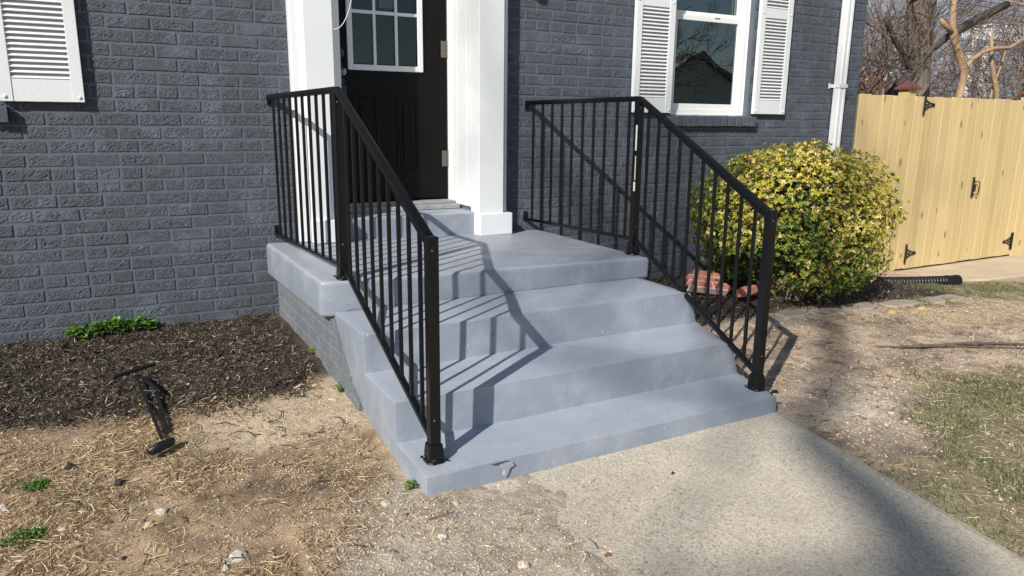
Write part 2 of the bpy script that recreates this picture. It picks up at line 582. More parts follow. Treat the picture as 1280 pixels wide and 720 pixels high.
def zone_colour(x, y):
    n = fbm(x, y, 5, 4) - .5
    wob = n * .22
    def m(poly, soft=.06, w=1.0):
        return sstep(-psdf(x, y, poly) + wob * w, -soft, soft)[..., None]
    L = np.array
    straw = L([.34, .245, .15]); dirt = L([.47, .36, .255])
    side = sstep(x, -1.6, .2)[..., None]
    c = straw * (1 - side) + dirt * side
    c = c * (1 + n[..., None] * 1.3) * (1 - .38 * sstep(fbm(x, y, 11, 3), .54, .68)[..., None])
    c = c * (1 - m(CHALK, .20, 1.8) * .55) + L([.58, .50, .40]) * m(CHALK, .20, 1.8) * .55
    gv = m(GRAVEL_L, .12); c = c * (1 - gv) + L([.46, .39, .30]) * gv
    sd = m(SAND_L, .09, 1.3); c = c * (1 - sd) + L([.52, .41, .28]) * sd
    for g in (GRASS_A, GRASS_B, GRASS_C):
        k = m(g, .12, 1.5) * .75; c = c * (1 - k) + L([.17, .165, .080]) * k
    sw = m(SAWD, .12) * .75; c = c * (1 - sw) + L([.56, .42, .25]) * sw
    ed = m(EDGE, .03, .2) * .8; c = c * (1 - ed) + L([.42, .35, .27]) * ed
    br = m(BED_R, .05, .6); c = c * (1 - br) + L([.050, .038, .030]) * br
    ml = m(MULCH_L, .07, .7); c = c * (1 - ml) + L([.062, .046, .034]) * ml
    pv = sstep(x + y * .2, 4.6, 5.2)[..., None] * .5; c = c * (1 - pv) + L([.40, .31, .21]) * pv
    fr = sstep(np.hypot(x - 1, y + 2), 8, 14)[..., None]; c = c * (1 - fr) + L([.14, .15, .07]) * fr
    return np.clip(c, .01, 1)
zc = zone_colour(verts[:, 0], verts[:, 1])
g = link('ground', np_mesh('ground', verts, faces, MAT['ground'], True, 'zone', zc))
kind(g, 'structure')

# walkway: a thick slab with an uneven, crumbled left border
def walk_z(y):
    return -.896 + (y + 2.2) * .012
wm = MB()
ys = np.linspace(-2.16, -6.2, 90)
def xr(y): return float(np.interp(y, [-6.2, -3.35, -2.79, -2.2, -2.1], [-.42, .03, .14, .26, .27]))
def xl(y): return -1.40 - .02 * (y + 2.2) + .10 * (float(vnoise(y, 3.0, 2.2)) - .5) + .05 * (float(vnoise(y, 9.0, 9)) - .5)
NXW = 40
for j, yy in enumerate(ys):
    a, b = xl(yy), xr(yy)
    for i in range(NXW + 1):
        t = i / NXW
        edge = .010 if i in (0, NXW) else 0
        x = a + (b - a) * t + (.004 * (float(vnoise(yy, 1.0, 15)) - .5) if i == NXW else 0)
        wm.v.append((x, yy, walk_z(yy) - edge + .004 * (float(vnoise(x, yy, 3)) - .5)))
for j in range(len(ys) - 1):
    for i in range(NXW):
        k = j * (NXW + 1) + i
        wm.f.append((k, k + 1, k + NXW + 2, k + NXW + 1))
o = len(wm.v)
for j, yy in enumerate(ys):
    for i in (0, NXW):
        p = wm.v[j * (NXW + 1) + i]
        wm.v.append((p[0], p[1], p[2] - .12))
for j in range(len(ys) - 1):
    k = j * (NXW + 1)
    wm.f.append((k, k + NXW + 1, o + 2 * j + 2, o + 2 * j))
    wm.f.append((k + NXW, o + 2 * j + 1, o + 2 * j + 3, k + 2 * NXW + 1))
kind(part('walkway', wm, 'walk', None, smooth=False), 'structure')

# concrete pad in front of the gate
pm = MB()
PAD = [(4.15, -.30), (4.15, .6), (9.0, .6), (9.0, -.75), (5.0, -.50), (4.55, -.36)]
pm.prism(PAD, 2, -1.20, -1.072)
kind(part('concrete_pad', pm, simple('pad_concrete', (.50, .40, .28), .9, .12, 3, 90, .002), None, bevel=.01), 'structure')

# ------------------------------------------------------------------ scatter
def tilted_strips(px, py, pz, ang, tilt, ln, wd, bend, cols, name, mat, lift=0.0):
    n = len(px)
    d = np.stack([np.cos(ang) * np.cos(tilt), np.sin(ang) * np.cos(tilt), np.sin(tilt)], 1)
    s = np.stack([-np.sin(ang), np.cos(ang), np.zeros(n)], 1)
    rollv = RNG.uniform(-.7, .7, n)
    upv = np.cross(d, s)
    s2 = s * np.cos(rollv)[:, None] + upv * np.sin(rollv)[:, None]
    c = np.stack([px, py, pz + lift], 1)
    V = np.empty((n, 8, 3))
    for k, t in enumerate((-.5, -.17, .17, .5)):
        off = bend * (1 - (2 * t) ** 2)
        w = wd * (1.0 if k in (1, 2) else .45)
        p = c + d * (t * ln)[:, None]
        p[:, 2] += off * .5
        p += s * (off * .8)[:, None]
        V[:, 2 * k] = p - s2 * (w / 2)[:, None]
        V[:, 2 * k + 1] = p + s2 * (w / 2)[:, None]
    F = np.array([[0, 2, 3, 1], [2, 4, 5, 3], [4, 6, 7, 5]])
    faces = (np.arange(n)[:, None, None] * 8 + F[None]).reshape(-1, 4)
    col = np.repeat(cols, 8, axis=0)
    return np_mesh(name, V.reshape(-1, 3), faces, MAT[mat], False, 'tone', col)

def sample(n, x0, x1, y0, y1, dens):
    px = RNG.uniform(x0, x1, n * 6); py = RNG.uniform(y0, y1, n * 6)
    keep = RNG.random(n * 6) < np.clip(dens(px, py), 0, 1)
    return px[keep][:n], py[keep][:n]
def inside(x, y, poly, soft=.05, wob=.1):
    return sstep(-psdf(x, y, poly) + (fbm(x, y, 6, 3) - .5) * wob * 2, -soft, soft)
def palette(n, cols, spread=.25):
    cols = np.array(cols)
    c = cols[RNG.integers(0, len(cols), n)]
    return np.clip(c * RNG.uniform(1 - spread, 1 + spread, (n, 1)), 0.004, .9)
def off_steps(x, y):
    return ~((x > -1.50) & (x < .34) & (y > -2.24))

# mulch shreds
def mul(n, x0, x1, y0, y1, poly, name, lab_density=1.0):
    px, py = sample(n, x0, x1, y0, y1, lambda a, b: np.clip(inside(a, b, poly, .09, .16) * 1.25, 0, 1) * off_steps(a, b) * (b < -.01) * (.55 + .45 * sstep(fbm(a, b, 8, 3), .35, .55)))
    n = len(px)
    ln = RNG.gamma(3, .0075, n) + .006; wd = RNG.uniform(.0018, .0055, n)
    cols = palette(n, [(.038, .029, .021), (.054, .042, .031), (.026, .020, .016), (.082, .065, .047), (.14, .112, .082), (.056, .048, .039), (.08, .07, .055)], .4)
    pale = RNG.random(n) < .05
    cols[pale] = palette(int(pale.sum()), [(.42, .34, .25), (.34, .27, .19)], .3)
    pz = ground_h(px, py)
    me = tilted_strips(px, py, pz, RNG.uniform(0, pi, n), RNG.normal(0, .38, n), ln, wd, RNG.normal(0, .004, n), cols, name, 'chip', .004)
    return kind(link('bark_mulch', me), 'stuff')
mul(36000, -3.4, -1.44, -1.45, 0, MULCH_L, 'bark_mulch')
mul(12000, .3, 4.2, -1.1, 0, BED_R, 'bark_mulch')

# straw and dry grass
def straw_d(x, y):
    d = .95 * sstep(fbm(x, y, 4.5, 3), .36, .62) + .10 - .62 * sstep(x, -2.2, -1.65) * sstep(-y, 1.0, 1.7)
    d = d * (1 - inside(x, y, MULCH_L, .07, .14) * .97) * (1 - .93 * inside(x, y, SAND_L, .08, .12)) * (1 - .8 * inside(x, y, GRAVEL_L, .1, .1))
    return np.clip(d, 0, 1) * off_steps(x, y) * (x < -1.0)
px, py = sample(44000, -3.3, -1.0, -3.4, -1.0, straw_d)
n = len(px)
cl = vnoise(px, py, 9) * 4 + vnoise(px, py, 2.3) * 3
cols = palette(n, [(.58, .42, .24), (.46, .32, .17), (.68, .54, .34), (.30, .18, .09), (.16, .095, .055), (.70, .56, .35), (.22, .13, .075)], .25)
me = tilted_strips(px, py, ground_h(px, py), cl + RNG.normal(0, .8, n), RNG.normal(0, .15, n), RNG.gamma(2.4, .0105, n) + .007, RNG.uniform(.0007, .0024, n),
                   RNG.normal(0, .008, n), cols, 'dry_straw', 'straw', .006)
kind(link('dry_straw', me), 'stuff')
# thin straw thatch on the right hand lawn
def thatch_d(x, y):
    g1 = np.maximum.reduce([inside(x, y, GRASS_B, .3, .3), inside(x, y, SAWD, .1, .15) * .9, inside(x, y, GRASS_A, .1, .1) * .4])
    return np.clip(g1 * .9 + .10, 0, 1) * (psdf(x, y, WALK) > .0) * (1 - inside(x, y, BED_R, .04, .05)) * off_steps(x, y) * (1 - .9 * (psdf(x, y, PAD) < 0))
px, py = sample(13000, -.05, 5.2, -3.5, -.4, thatch_d)
n = len(px)
cols = palette(n, [(.50, .39, .24), (.36, .28, .17), (.60, .49, .31), (.25, .20, .12)], .25)
me = tilted_strips(px, py, ground_h(px, py), RNG.uniform(0, pi, n), RNG.normal(0, .18, n), RNG.gamma(3, .012, n) + .01, RNG.uniform(.001, .003, n),
                   RNG.normal(0, .005, n), cols, 'dry_thatch', 'straw', .004)
kind(link('dry_thatch', me), 'stuff')

# grass blades
def grass(n, x0, x1, y0, y1, dens, hgt, cols, name='grass'):
    px, py = sample(n, x0, x1, y0, y1, dens)
    n = len(px)
    me = tilted_strips(px, py, ground_h(px, py), RNG.uniform(0, 2 * pi, n), RNG.uniform(.3, 1.35, n), RNG.uniform(.5, 1.2, n) * hgt, RNG.uniform(.0012, .0028, n),
                       RNG.normal(0, .004, n), palette(n, cols, .25), name, 'blade', hgt * .35)
    return kind(link(name, me), 'stuff')
GC = [(.085, .135, .03), (.11, .16, .04), (.06, .095, .025), (.19, .20, .07), (.28, .25, .12), (.33, .28, .15)]
def lawn_d(x, y):
    p = sstep(fbm(x, y, 3.4, 3), .40, .60)
    e = np.exp(-(np.maximum(psdf(x, y, WALK), 0) / .09) ** 2) * (y < -2.45) * sstep(fbm(x, y, 5, 2), .30, .5)
    g1 = inside(x, y, GRASS_B, .2, .3) * p
    g2 = inside(x, y, GRASS_A, .1, .15) * sstep(fbm(x, y, 6, 3), .33, .5)
    g3 = inside(x, y, GRASS_C, .05, .1) * sstep(fbm(x, y, 9, 2), .42, .6)
    return np.clip(np.maximum.reduce([g1, g2, g3, e * .8]), 0, 1) * (psdf(x, y, WALK) > .005) * (psdf(x, y, PAD) > .02)
grass(27000, 0, 5.4, -3.6, -.45, lawn_d, .032, GC)
def tuft_d(x, y):
    d = 0
    for cx, cy_, r in ((-2.59, -1.64, .05), (-2.62, -1.93, .07), (-2.20, -1.62, .05), (-2.1, -1.66, .06), (-2.43, -1.80, .08), (-1.44, -1.27, .025), (-1.46, -1.52, .03), (-2.5, -1.75, .06), (-2.9, -1.2, .08)):
        d = d + np.exp(-((x - cx) ** 2 + (y - cy_) ** 2) / r ** 2)
    return np.clip(d, 0, 1) * .8
grass(1500, -3, -1.4, -2.1, -1.1, tuft_d, .026, [(.07, .15, .03), (.10, .19, .04), (.05, .10, .02)], 'grass_tufts')

# small stones: the ones seen largest are things, crumbs are stuff
def stone_mesh(r, seedv, flat=.55, col=(.5, .45, .38)):
    bm = bmesh.new()
    bmesh.ops.create_icosphere(bm, subdivisions=2, radius=1)
    rnd = random.Random(seedv)
    ax = (rnd.uniform(.7, 1.25), rnd.uniform(.6, 1.0), rnd.uniform(.75, 1.0) * flat)
    for v in bm.verts:
        q = v.co.copy()
        k = 1 + .5 * mnoise.noise(q * 1.3 + Vector((seedv * 3.1, 0, 0))) + .2 * mnoise.noise(q * 3.5 + Vector((0, seedv, 0)))
        v.co = Vector((q.x * ax[0], q.y * ax[1], q.z * ax[2])) * r * k
    me = bpy.data.meshes.new('stone')
    bm.to_mesh(me); bm.free()
    me.materials.append(MAT['stone'])
    col = tuple(c_ * k_ for c_, k_ in zip(col, (.86, .82, .74)))
    a = me.color_attributes.new('tone', 'FLOAT_COLOR', 'POINT')
    arr = np.ones((len(me.vertices), 4), np.float32); arr[:, :3] = col
    a.data.foreach_set('color', arr.ravel())
    return me
def crumbs(n, x0, x1, y0, y1, dens, rmin, rmax, cols, name, zf=ground_h):
    px, py = sample(n, x0, x1, y0, y1, dens)
    n = len(px)
    base = np.array([(1, 0, 0), (-1, 0, 0), (0, 1, 0), (0, -1, 0), (0, 0, 1), (0, 0, -1)], float)
    F = np.array([[0, 2, 4], [2, 1, 4], [1, 3, 4], [3, 0, 4], [2, 0, 5], [1, 2, 5], [3, 1, 5], [0, 3, 5]])
    r = RNG.uniform(rmin, rmax, n) ** 1.0
    V = base[None] * RNG.uniform(.5, 1.2, (n, 6, 1)) * r[:, None, None]
    V[..., 2] *= .6
    a = RNG.uniform(0, 2 * pi, n); ca, sa = np.cos(a)[:, None], np.sin(a)[:, None]
    vx = V[..., 0] * ca - V[..., 1] * sa; vy = V[..., 0] * sa + V[..., 1] * ca
    V = np.stack([vx + px[:, None], vy + py[:, None], V[..., 2] + (zf(px, py) + r * .25)[:, None]], -1)
    faces = (np.arange(n)[:, None, None] * 6 + F[None]).reshape(-1, 3)
    me = np_mesh(name, V.reshape(-1, 3), faces, MAT['stone'], False, 'tone', np.repeat(palette(n, cols, .2), 6, axis=0))
    return kind(link(name, me), 'stuff')
PALE = [(.50, .43, .34), (.42, .35, .27), (.58, .52, .43), (.32, .26, .19), (.24, .18, .13)]
crumbs(6500, -2.1, -.6, -3.2, -1.6, lambda x, y: np.clip(inside(x, y, GRAVEL_L, .15, .2) * (.25 + .75 * sstep(-x, 1.0, 1.35)) + .06, 0, 1) * off_steps(x, y), .0012, .0056, PALE, 'gravel',
       lambda x, y: np.maximum(ground_h(x, y), np.where(psdf(x, y, WALK) < .03, walk_z(y), -9)))
crumbs(4200, -3.2, -1.45, -2.9, -.02, lambda x, y: (.22 + .75 * sstep(x, -2.1, -1.6) * sstep(-y, 1.3, 1.8)) * off_steps(x, y), .0015, .0058, PALE, 'pebbles')
crumbs(5200, .25, 4.6, -3.3, -.9, lambda x, y: np.clip(.25 + .9 * inside(x, y, CHALK, .15, .2) + .5 * inside(x, y, SAWD, .1, .1), 0, 1) * (psdf(x, y, WALK) > .01), .002, .009, PALE, 'soil_crumbs')
crumbs(350, -1.3, .2, -3.6, -2.22, lambda x, y: np.exp(-(x + 1.35) / .35) * .9 + .12, .0012, .004, PALE + [(.15, .12, .1)], 'grit', lambda x, y: walk_z(y))
crumbs(450, .35, 4.1, -1.0, -.05, lambda x, y: inside(x, y, BED_R, .05, .05), .002, .006, PALE, 'bed_pebbles')

EARTH = [(.34, .25, .165), (.26, .185, .12), (.42, .32, .22), (.18, .125, .08), (.48, .38, .27)]
crumbs(9000, -3.3, -1.3, -3.1, -1.0, lambda x, y: (1 - .95 * inside(x, y, MULCH_L, .05, .1)) * (.25 + .75 * sstep(fbm(x, y, 7, 3), .4, .6)) * off_steps(x, y), .0015, .0065, EARTH, 'earth_crumbs')
crumbs(11000, .25, 4.6, -3.4, -.95, lambda x, y: (.25 + .75 * sstep(fbm(x, y, 6, 3), .4, .6)) * (psdf(x, y, WALK) > .01), .002, .0085, EARTH, 'earth_crumbs')
px, py = sample(1500, -3.2, 4.4, -3.4, -.5, lambda x, y: (.3 + .7 * sstep(fbm(x, y, 3, 3), .45, .6)) * off_steps(x, y) * (psdf(x, y, WALK) > .0) * (x < 4.3))
n = len(px)
me = tilted_strips(px, py, ground_h(px, py), RNG.uniform(0, pi, n), RNG.normal(0, .25, n), RNG.uniform(.010, .028, n), RNG.uniform(.004, .012, n), RNG.normal(0, .003, n),
                   palette(n, [(.22, .12, .06), (.30, .19, .10), (.14, .085, .05), (.40, .30, .18)], .3), 'leaf_litter', 'chip', .005)
kind(link('leaf_litter', me), 'stuff')

def GZ(x, y):
    return float(ground_h(np.array([x]), np.array([y]))[0])
STONES = [  # x, y, radius, colour, label
    (-2.675, -1.73, .026, (.62, .58, .56), 'pale pinkish stone in the straw at the left edge of the photo'),
    (-2.575, -1.885, .018, (.70, .66, .58), 'white stone lying on a green weed tuft in the straw'),
    (-2.505, -1.905, .017, (.55, .50, .42), 'dull pale stone right of the white stone on the weed tuft'),
    (-2.275, -1.975, .024, (.62, .48, .33), 'tan angular stone in the straw below the black stake'),
    (-2.235, -1.915, .020, (.52, .50, .46), 'grey rough stone just above the tan angular stone'),
    (-2.055, -2.235, .028, (.58, .57, .54), 'grey white broken stone in the straw near the bottom edge'),
    (-2.095, -2.275, .018, (.60, .58, .54), 'small flat stone touching the grey white broken stone'),
    (-1.575, -2.195, .019, (.50, .50, .47), 'flat grey chip on the dirt left of the bottom step corner'),
    (-1.495, -2.475, .017, (.66, .63, .57), 'white stone in the gravel below the bottom step corner'),
    (-1.375, -2.300, .015, (.50, .45, .37), 'tan stone in front of the left corner of the bottom step'),
    (-1.125, -2.655, .011, (.66, .62, .54), 'small white pebble lying on the concrete walkway'),
    (-1.34, -2.70, .020, (.62, .57, .48), 'pale stone at the walkway border on the bottom edge of the photo'),
    (-2.17, -1.45, .010, (.66, .62, .56), 'tiny pale stone beside the foot of the black stake'),
    (-1.55, -1.20, .018, (.48, .40, .31), 'tan clod where the mulch meets the foundation'),
    (-1.52, -1.36, .016, (.50, .44, .34), 'round tan clod beside the painted foundation'),
    (2.52, -1.19, .040, (.52, .38, .20), 'yellowish clod of sand at the near side of the stone edging'),
    (2.85, -1.20, .035, (.50, .37, .21), 'crumbly sand clod right of the yellowish clod'),
    (3.93, -.75, .022, (.42, .20, .13), 'small reddish brick crumb in front of the corrugated pipe'),
    (1.12, -1.22, .030, (.40, .32, .25), 'flat brown stone near the right post of the steps'),
    (.98, -1.45, .026, (.38, .31, .24), 'earth clod on the dirt just beyond the right railing'),
    (.74, -2.42, .016, (.62, .57, .49), 'chalky pebble in the white dust beside the walkway'),
]
for i, (x, y, r, c, lab) in enumerate(STONES):
    zf = walk_z(y) if psdf(np.array([x]), np.array([y]), WALK)[0] < 0 and x > -1.32 else GZ(x, y)
    o = link('stone', stone_mesh(r, i + 1, .5, c), None, (x, y, zf + r * .06), i * 1.3)
    tag(o, lab, 'stone')
# flat edging stones between the bed and the dirt
ex = [(1.35, -1.10, .22), (1.66, -1.05, .20), (1.98, -1.07, .24), (2.36, -1.03, .26), (2.78, -1.06, .25), (3.18, -1.05, .24), (3.55, -1.0, .2)]
EL = ['flat edging stone of the planting bed nearest the steps', 'second flat edging stone from the steps', 'long flat edging stone third from the steps',
      'flat edging stone in the middle of the bed border', 'flat edging stone third from the gate end', 'flat edging stone second from the gate end', 'flat edging stone of the bed nearest the gate']
for i, (x, y, r) in enumerate(ex):
    mb = MB()
    n = 14
    rnd = random.Random(i * 5 + 2)
    pts = []
    for k in range(n):
        t = 2 * pi * k / n
        rx = r * .62 * (1 + rnd.uniform(-.16, .14)); ry = .085 * (1 + rnd.uniform(-.25, .25))
        pts.append((x + rx * (abs(cos(t)) ** .7) * (1 if cos(t) > 0 else -1), y + ry * (abs(sin(t)) ** .7) * (1 if sin(t) > 0 else -1)))
    z = GZ(x, y)
    mb.prism(pts, 2, z - .04, z + .012)
    mb.c = [(.33, .27, .21)] * len(mb.v)
    o = part('edging_stone', mb, 'stone', None, bevel=.012, seg=2)
    tag(o, EL[i], 'stone', 'flat stones edging the planting bed')

# ------------------------------------------------------------------ brick house
C = .0677; L = .203
house = thing('brick_house', 'dark slate grey painted brick house behind the front steps', 'house', (-1.5, 0, -.9))
HX0, HX1 = -8.0, 3.49
DOOR = (-1.060, -.186, -.24, 1.95)
WIN = (1.42, 2.195, .40, 1.80)
WINL = (-3.62, -2.74, .40, 1.80)
def grid_wall(mb, x0, x1, z0, z1, y0, y1, holes):
    xs = sorted({x0, x1} | {h[0] for h in holes} | {h[1] for h in holes})
    for a, b in zip(xs, xs[1:]):
        zs = [(z0, z1)]
        for h in holes:
            if h[0] <= a and h[1] >= b:
                zs = [(z0, h[2]), (h[3], z1)]
        for c, d in zs:
            mb.box(a, b, y0, y1, c, d)
wb = MB()
grid_wall(wb, HX0, HX1 - .007, -1.35, 3.0, .0034, .30, [DOOR, WIN, WINL])
wb.box(HX1 - .25, HX1 - .007, .3, 8, -1.35, 3.0)
wb.box(HX0, HX0 + .25, .3, 8, -1.35, 3.0)
wb.box(HX0, HX1 - .007, 8, 8.25, -1.35, 3.0)
wall = part('wall', wb, 'mortar', house)
part('floor', MB().box(HX0 + .26, HX1 - .26, .31, 7.99, -.32, -.22), 'dark', house)
part('ceiling', MB().box(HX0 + .26, HX1 - .26, .31, 7.99, 2.45, 2.5), 'room', house)
part('partition', MB().box(HX0 + .26, HX1 - .26, 3.2, 3.3, -.22, 2.45), 'room', house)
part('partition', MB().box(.3, .4, .31, 3.19, -.22, 2.45), 'room', house)
rb = MB()
rb.prism([(-.45, 3.0), (8.7, 3.0), (4.1, 5.0)], 0, HX0 - .4, HX1 + .3)
part('roof', rb, 'roof', house)

def brick_mesh(l, h, depth, seedv, nx=4, nz=2, rough=.0016, relief=0.0):
    rnd = random.Random(seedv)
    b = .0045
    mb = MB()
    plain = relief > 0 and rnd.random() < .14
    amp = relief * (.25 if plain else rnd.uniform(.8, 1.2))
    vert = l < .12 and rnd.random() < .6
    if relief > 0:
        nx = max(4, int(l / .0082)); nz = 7
    xs = [-l / 2 + b + (l - 2 * b) * i / nx for i in range(nx + 1)]
    zs = [-h / 2 + b + (h - 2 * b) * j / nz for j in range(nz + 1)]
    j_ = lambda s: rnd.uniform(-s, s)
    idx = {}
    so_ = seedv * 1.37
    for i, x in enumerate(xs):
        for j, z in enumerate(zs):
            inner = 0 < i < nx
            idx[i, j] = len(mb.v)
            if relief > 0:
                u, w = (x * 1.7, z * .8) if vert else (x, z * 1.25)
                wx = mnoise.noise(Vector((u * 45, w * 45, so_))) * .012
                q = mnoise.noise(Vector(((u + wx) * 78, (w - wx) * 92, so_ + 9)))
                q2 = mnoise.noise(Vector((u * 30, w * 30, so_ + 4)))
                d = (abs(q) * 2.0 - .55 + q2 * .5) * amp
                fade = min(1, .35 + .65 * min(i, nx - i, j * 1.3, (nz - j) * 1.3) / 1.5)
                mb.v.append((x + j_(.0012), d * fade + j_(.0003), z + j_(.0012)))
            else:
                mb.v.append((x + (j_(.004) if inner else j_(.0012)), j_(rough), z + j_(.0012)))
    for i in range(nx):
        for j in range(nz):
            mb.f.append((idx[i, j], idx[i + 1, j], idx[i + 1, j + 1], idx[i, j + 1]))
    ring = [(i, 0) for i in range(nx + 1)] + [(nx, j) for j in range(1, nz + 1)] + [(i, nz) for i in range(nx - 1, -1, -1)] + [(0, j) for j in range(nz - 1, 0, -1)]
    o = len(mb.v)
    for i, j in ring:
        x = -l / 2 if i == 0 else l / 2 if i == nx else xs[i]
        z = -h / 2 if j == 0 else h / 2 if j == nz else zs[j]
        mb.v.append((x + j_(.0007), .0050, z + j_(.0007)))
    n = len(ring)
    for k in range(n):
        a, b2 = idx[ring[k]], idx[ring[(k + 1) % n]]
        mb.f.append((a, o + k, o + (k + 1) % n, b2))
    o2 = len(mb.v)
    for k in range(n):
        p = mb.v[o + k]
        mb.v.append((p[0], depth, p[2]))
    for k in range(n):
        mb.f.append((o + k, o2 + k, o2 + (k + 1) % n, o + (k + 1) % n))
    return mb
JT = .0085
cacheB = {}
def get_brick(l, h=None, mat='brick', rough=.0016, relief=.0038):
    h = h or (C - JT)
    key = (round(l, 3), round(h, 3), random.randrange(16 if abs(l - (L - JT)) < .004 else 8), mat)
    if key not in cacheB:
        mb = brick_mesh(key[0], key[1], .03, int(key[0] * 1000) * 31 + key[2] * 7, 4 if key[0] > .12 else 3, rough=rough, relief=relief)
        cacheB[key] = (mb.mesh('brick', MAT[mat]), mb)
    return cacheB[key]
def row_bricks(k, x0, x1, phase):
    """(centre, length) list for course k between x0 and x1"""
    hdr = (k % 7 == 0)
    m = L / 2 if hdr else L
    ph = (phase[0] if k % 2 == 0 else phase[1]) * L + (random.uniform(-.012, .012))
    out = []
    i = math.floor((x0 - ph) / m) - 1
    while True:
        a = ph + i * m; b = a + m
        i += 1
        if not hdr and random.random() < .035:
            segs = [(a, (a + b) / 2), ((a + b) / 2, b)]
        else:
            segs = [(a, b)]
        if a > x1:
            break
        for c, d in segs:
            c2, d2 = max(c, x0), min(d, x1)
            if d2 - c2 > .03:
                out.append(((c2 + d2) / 2, d2 - c2))
    return out
spans_all = []
for k in range(-13, 21):
    z = k * C
    def cut(segs, h):
        out = []
        for a, b in segs:
            if z + C / 2 > h[2] + .01 and z - C / 2 < h[3] - .01 and a < h[1] and b > h[0]:
                if a < h[0]: out.append((a, h[0]))
                if b > h[1]: out.append((h[1], b))
            else:
                out.append((a, b))
        return out
    left = cut([(-4.6, -1.05)], WINL)
    rightp = cut([(-.20, HX1)], WIN)
    for a, b in left:
        spans_all += [(k, c, l) for c, l in row_bricks(k, a, b, (.17, .70))]
    for a, b in rightp:
        spans_all += [(k, c, l) for c, l in row_bricks(k, a, b, (.36, .90))]
def project(p):
    d = Vector(p) - CAM
    zc = d.dot(fwd)
    if zc <= 0:
        return None
    return 640 + FPX * d.dot(r2) / zc, 360 - FPX * d.dot(u2) / zc, zc
def show(k, c, l):
    z = k * C
    if -1.36 < c - l / 2 and c + l / 2 < .03: return 0
    if z < -.84: return 0
    if -1.36 < c < .35 and z < -.42: return 0
    for a, b in ((-3.2, -2.32), (1.03, 1.40), (2.22, 2.57)):
        if a < c - l / 2 + .04 and c + l / 2 - .04 < b and z > .42: return 0
    p = project((c, 0, z))
    if p is None or not (-15 < p[0] < 1295 and -8 < p[1] < 728): return 0
    if 1.45 < c < 3.3 and z < .1: return 0
    return l * C / p[2] ** 3
sc = sorted(range(len(spans_all)), key=lambda i: -show(*spans_all[i]))
top = set(sc[:300])
rest = MB()
for i, (k, c, l) in enumerate(spans_all):
    if l < .03: continue
    me, mb = get_brick(l - JT)
    dy = random.uniform(-.0014, .0014); dz = random.uniform(-.0012, .0012)
    if i in top:
        link('brick', me, wall, (c, dy, k * C + dz))
    else:
        rest.add([(p[0] + c, p[1] + dy, p[2] + k * C + dz) for p in mb.v], mb.f)
kind(part('brick_courses', rest, 'brick', wall), 'stuff')

# rowlock brick sills
def sill(x0, x1, n, nm='window_sill'):
    sb = MB().box(x0 + .004, x1 - .004, -.030, .12, .324, .394)
    s = part(nm, sb, 'mortar', house)
    w = (x1 - x0) / n
    for i in range(n):
        a = x0 + i * w
        b = MB()
        dz = random.uniform(-.002, .002); dy = random.uniform(-.003, .003)
        b.prism([(-.042 + dy, .320 + dz), (-.042 + dy, .392 + dz), (.07, .404 + dz), (.07, .322)], 0, a + .004, a + w - .004)
        part('brick', b, 'brick', s, bevel=.003, seg=1)
    return s
sill(1.36, 2.265, 12)
sill(-3.66, -2.645, 13)

# vinyl double hung window
def window(w):
    x0, x1, z0, z1 = w
    wd = part('window', MB(), 'vinyl', house)
    f = MB()
    yf, yb = .055, .14
    fw = .040
    f.box(x0, x0 + fw, yf, yb, z0 + .0, z1); f.box(x1 - fw, x1, yf, yb, z0, z1)
    f.box(x0 + fw, x1 - fw, yf, yb, z0, z0 + .035); f.box(x0 + fw, x1 - fw, yf, yb, z1 - .035, z1)
    f.box(x0 + .012, x1 - .012, yf - .012, yf + .01, z0 - .006, z0 + .012)
    part('frame', f, 'vinyl', wd, bevel=.003)
    # caulk bead against the bricks
    part('caulk', MB().box(x1 - .005, x1 + .003, yf - .008, yf + .002, z0, z1), 'white', wd)
    part('caulk', MB().box(x0 - .003, x0 + .005, yf - .008, yf + .002, z0, z1), 'white', wd)
    zm = 1.10
    s = MB()
    a, b = x0 + fw + .002, x1 - fw - .002
    ys0, ys1 = .075, .105         # lower sash
    sw = .045
    s.box(a, a + sw, ys0, ys1, z0 + .036, zm + .02); s.box(b - sw, b, ys0, ys1, z0 + .036, zm + .02)
    s.box(a + sw, b - sw, ys0, ys1, z0 + .036, z0 + .036 + .05)
    s.box(a + sw, b - sw, ys0, ys1, zm - .018, zm + .02)
    part('lower_sash', s, 'vinyl', wd, bevel=.003)
    s = MB()
    ys0, ys1 = .108, .132
    s.box(a, a + .03, ys0, ys1, zm + .021, z1 - .036); s.box(b - .03, b, ys0, ys1, zm + .021, z1 - .036)
    s.box(a + .03, b - .03, ys0, ys1, zm + .021, zm + .05); s.box(a + .03, b - .03, ys0, ys1, z1 - .066, z1 - .036)
    part('upper_sash', s, 'vinyl', wd, bevel=.003)
    part('pane', MB().box(a + sw - .004, b - sw + .004, .088, .092, z0 + .08, zm - .012), 'glass', wd)
    part('pane', MB().box(a + .026, b - .026, .118, .122, zm + .045, z1 - .06), 'glass', wd)
    part('latch', MB().box((a + b) / 2 + .05, (a + b) / 2 + .10, .066, .0745, zm + .012, zm + .026), 'vinyl', wd, bevel=.002)
    r = MB().box(x0 - .001, x0 + .001 + .02, .15, .30, z0, z1)
    return wd
window(WIN)
window(WINL)

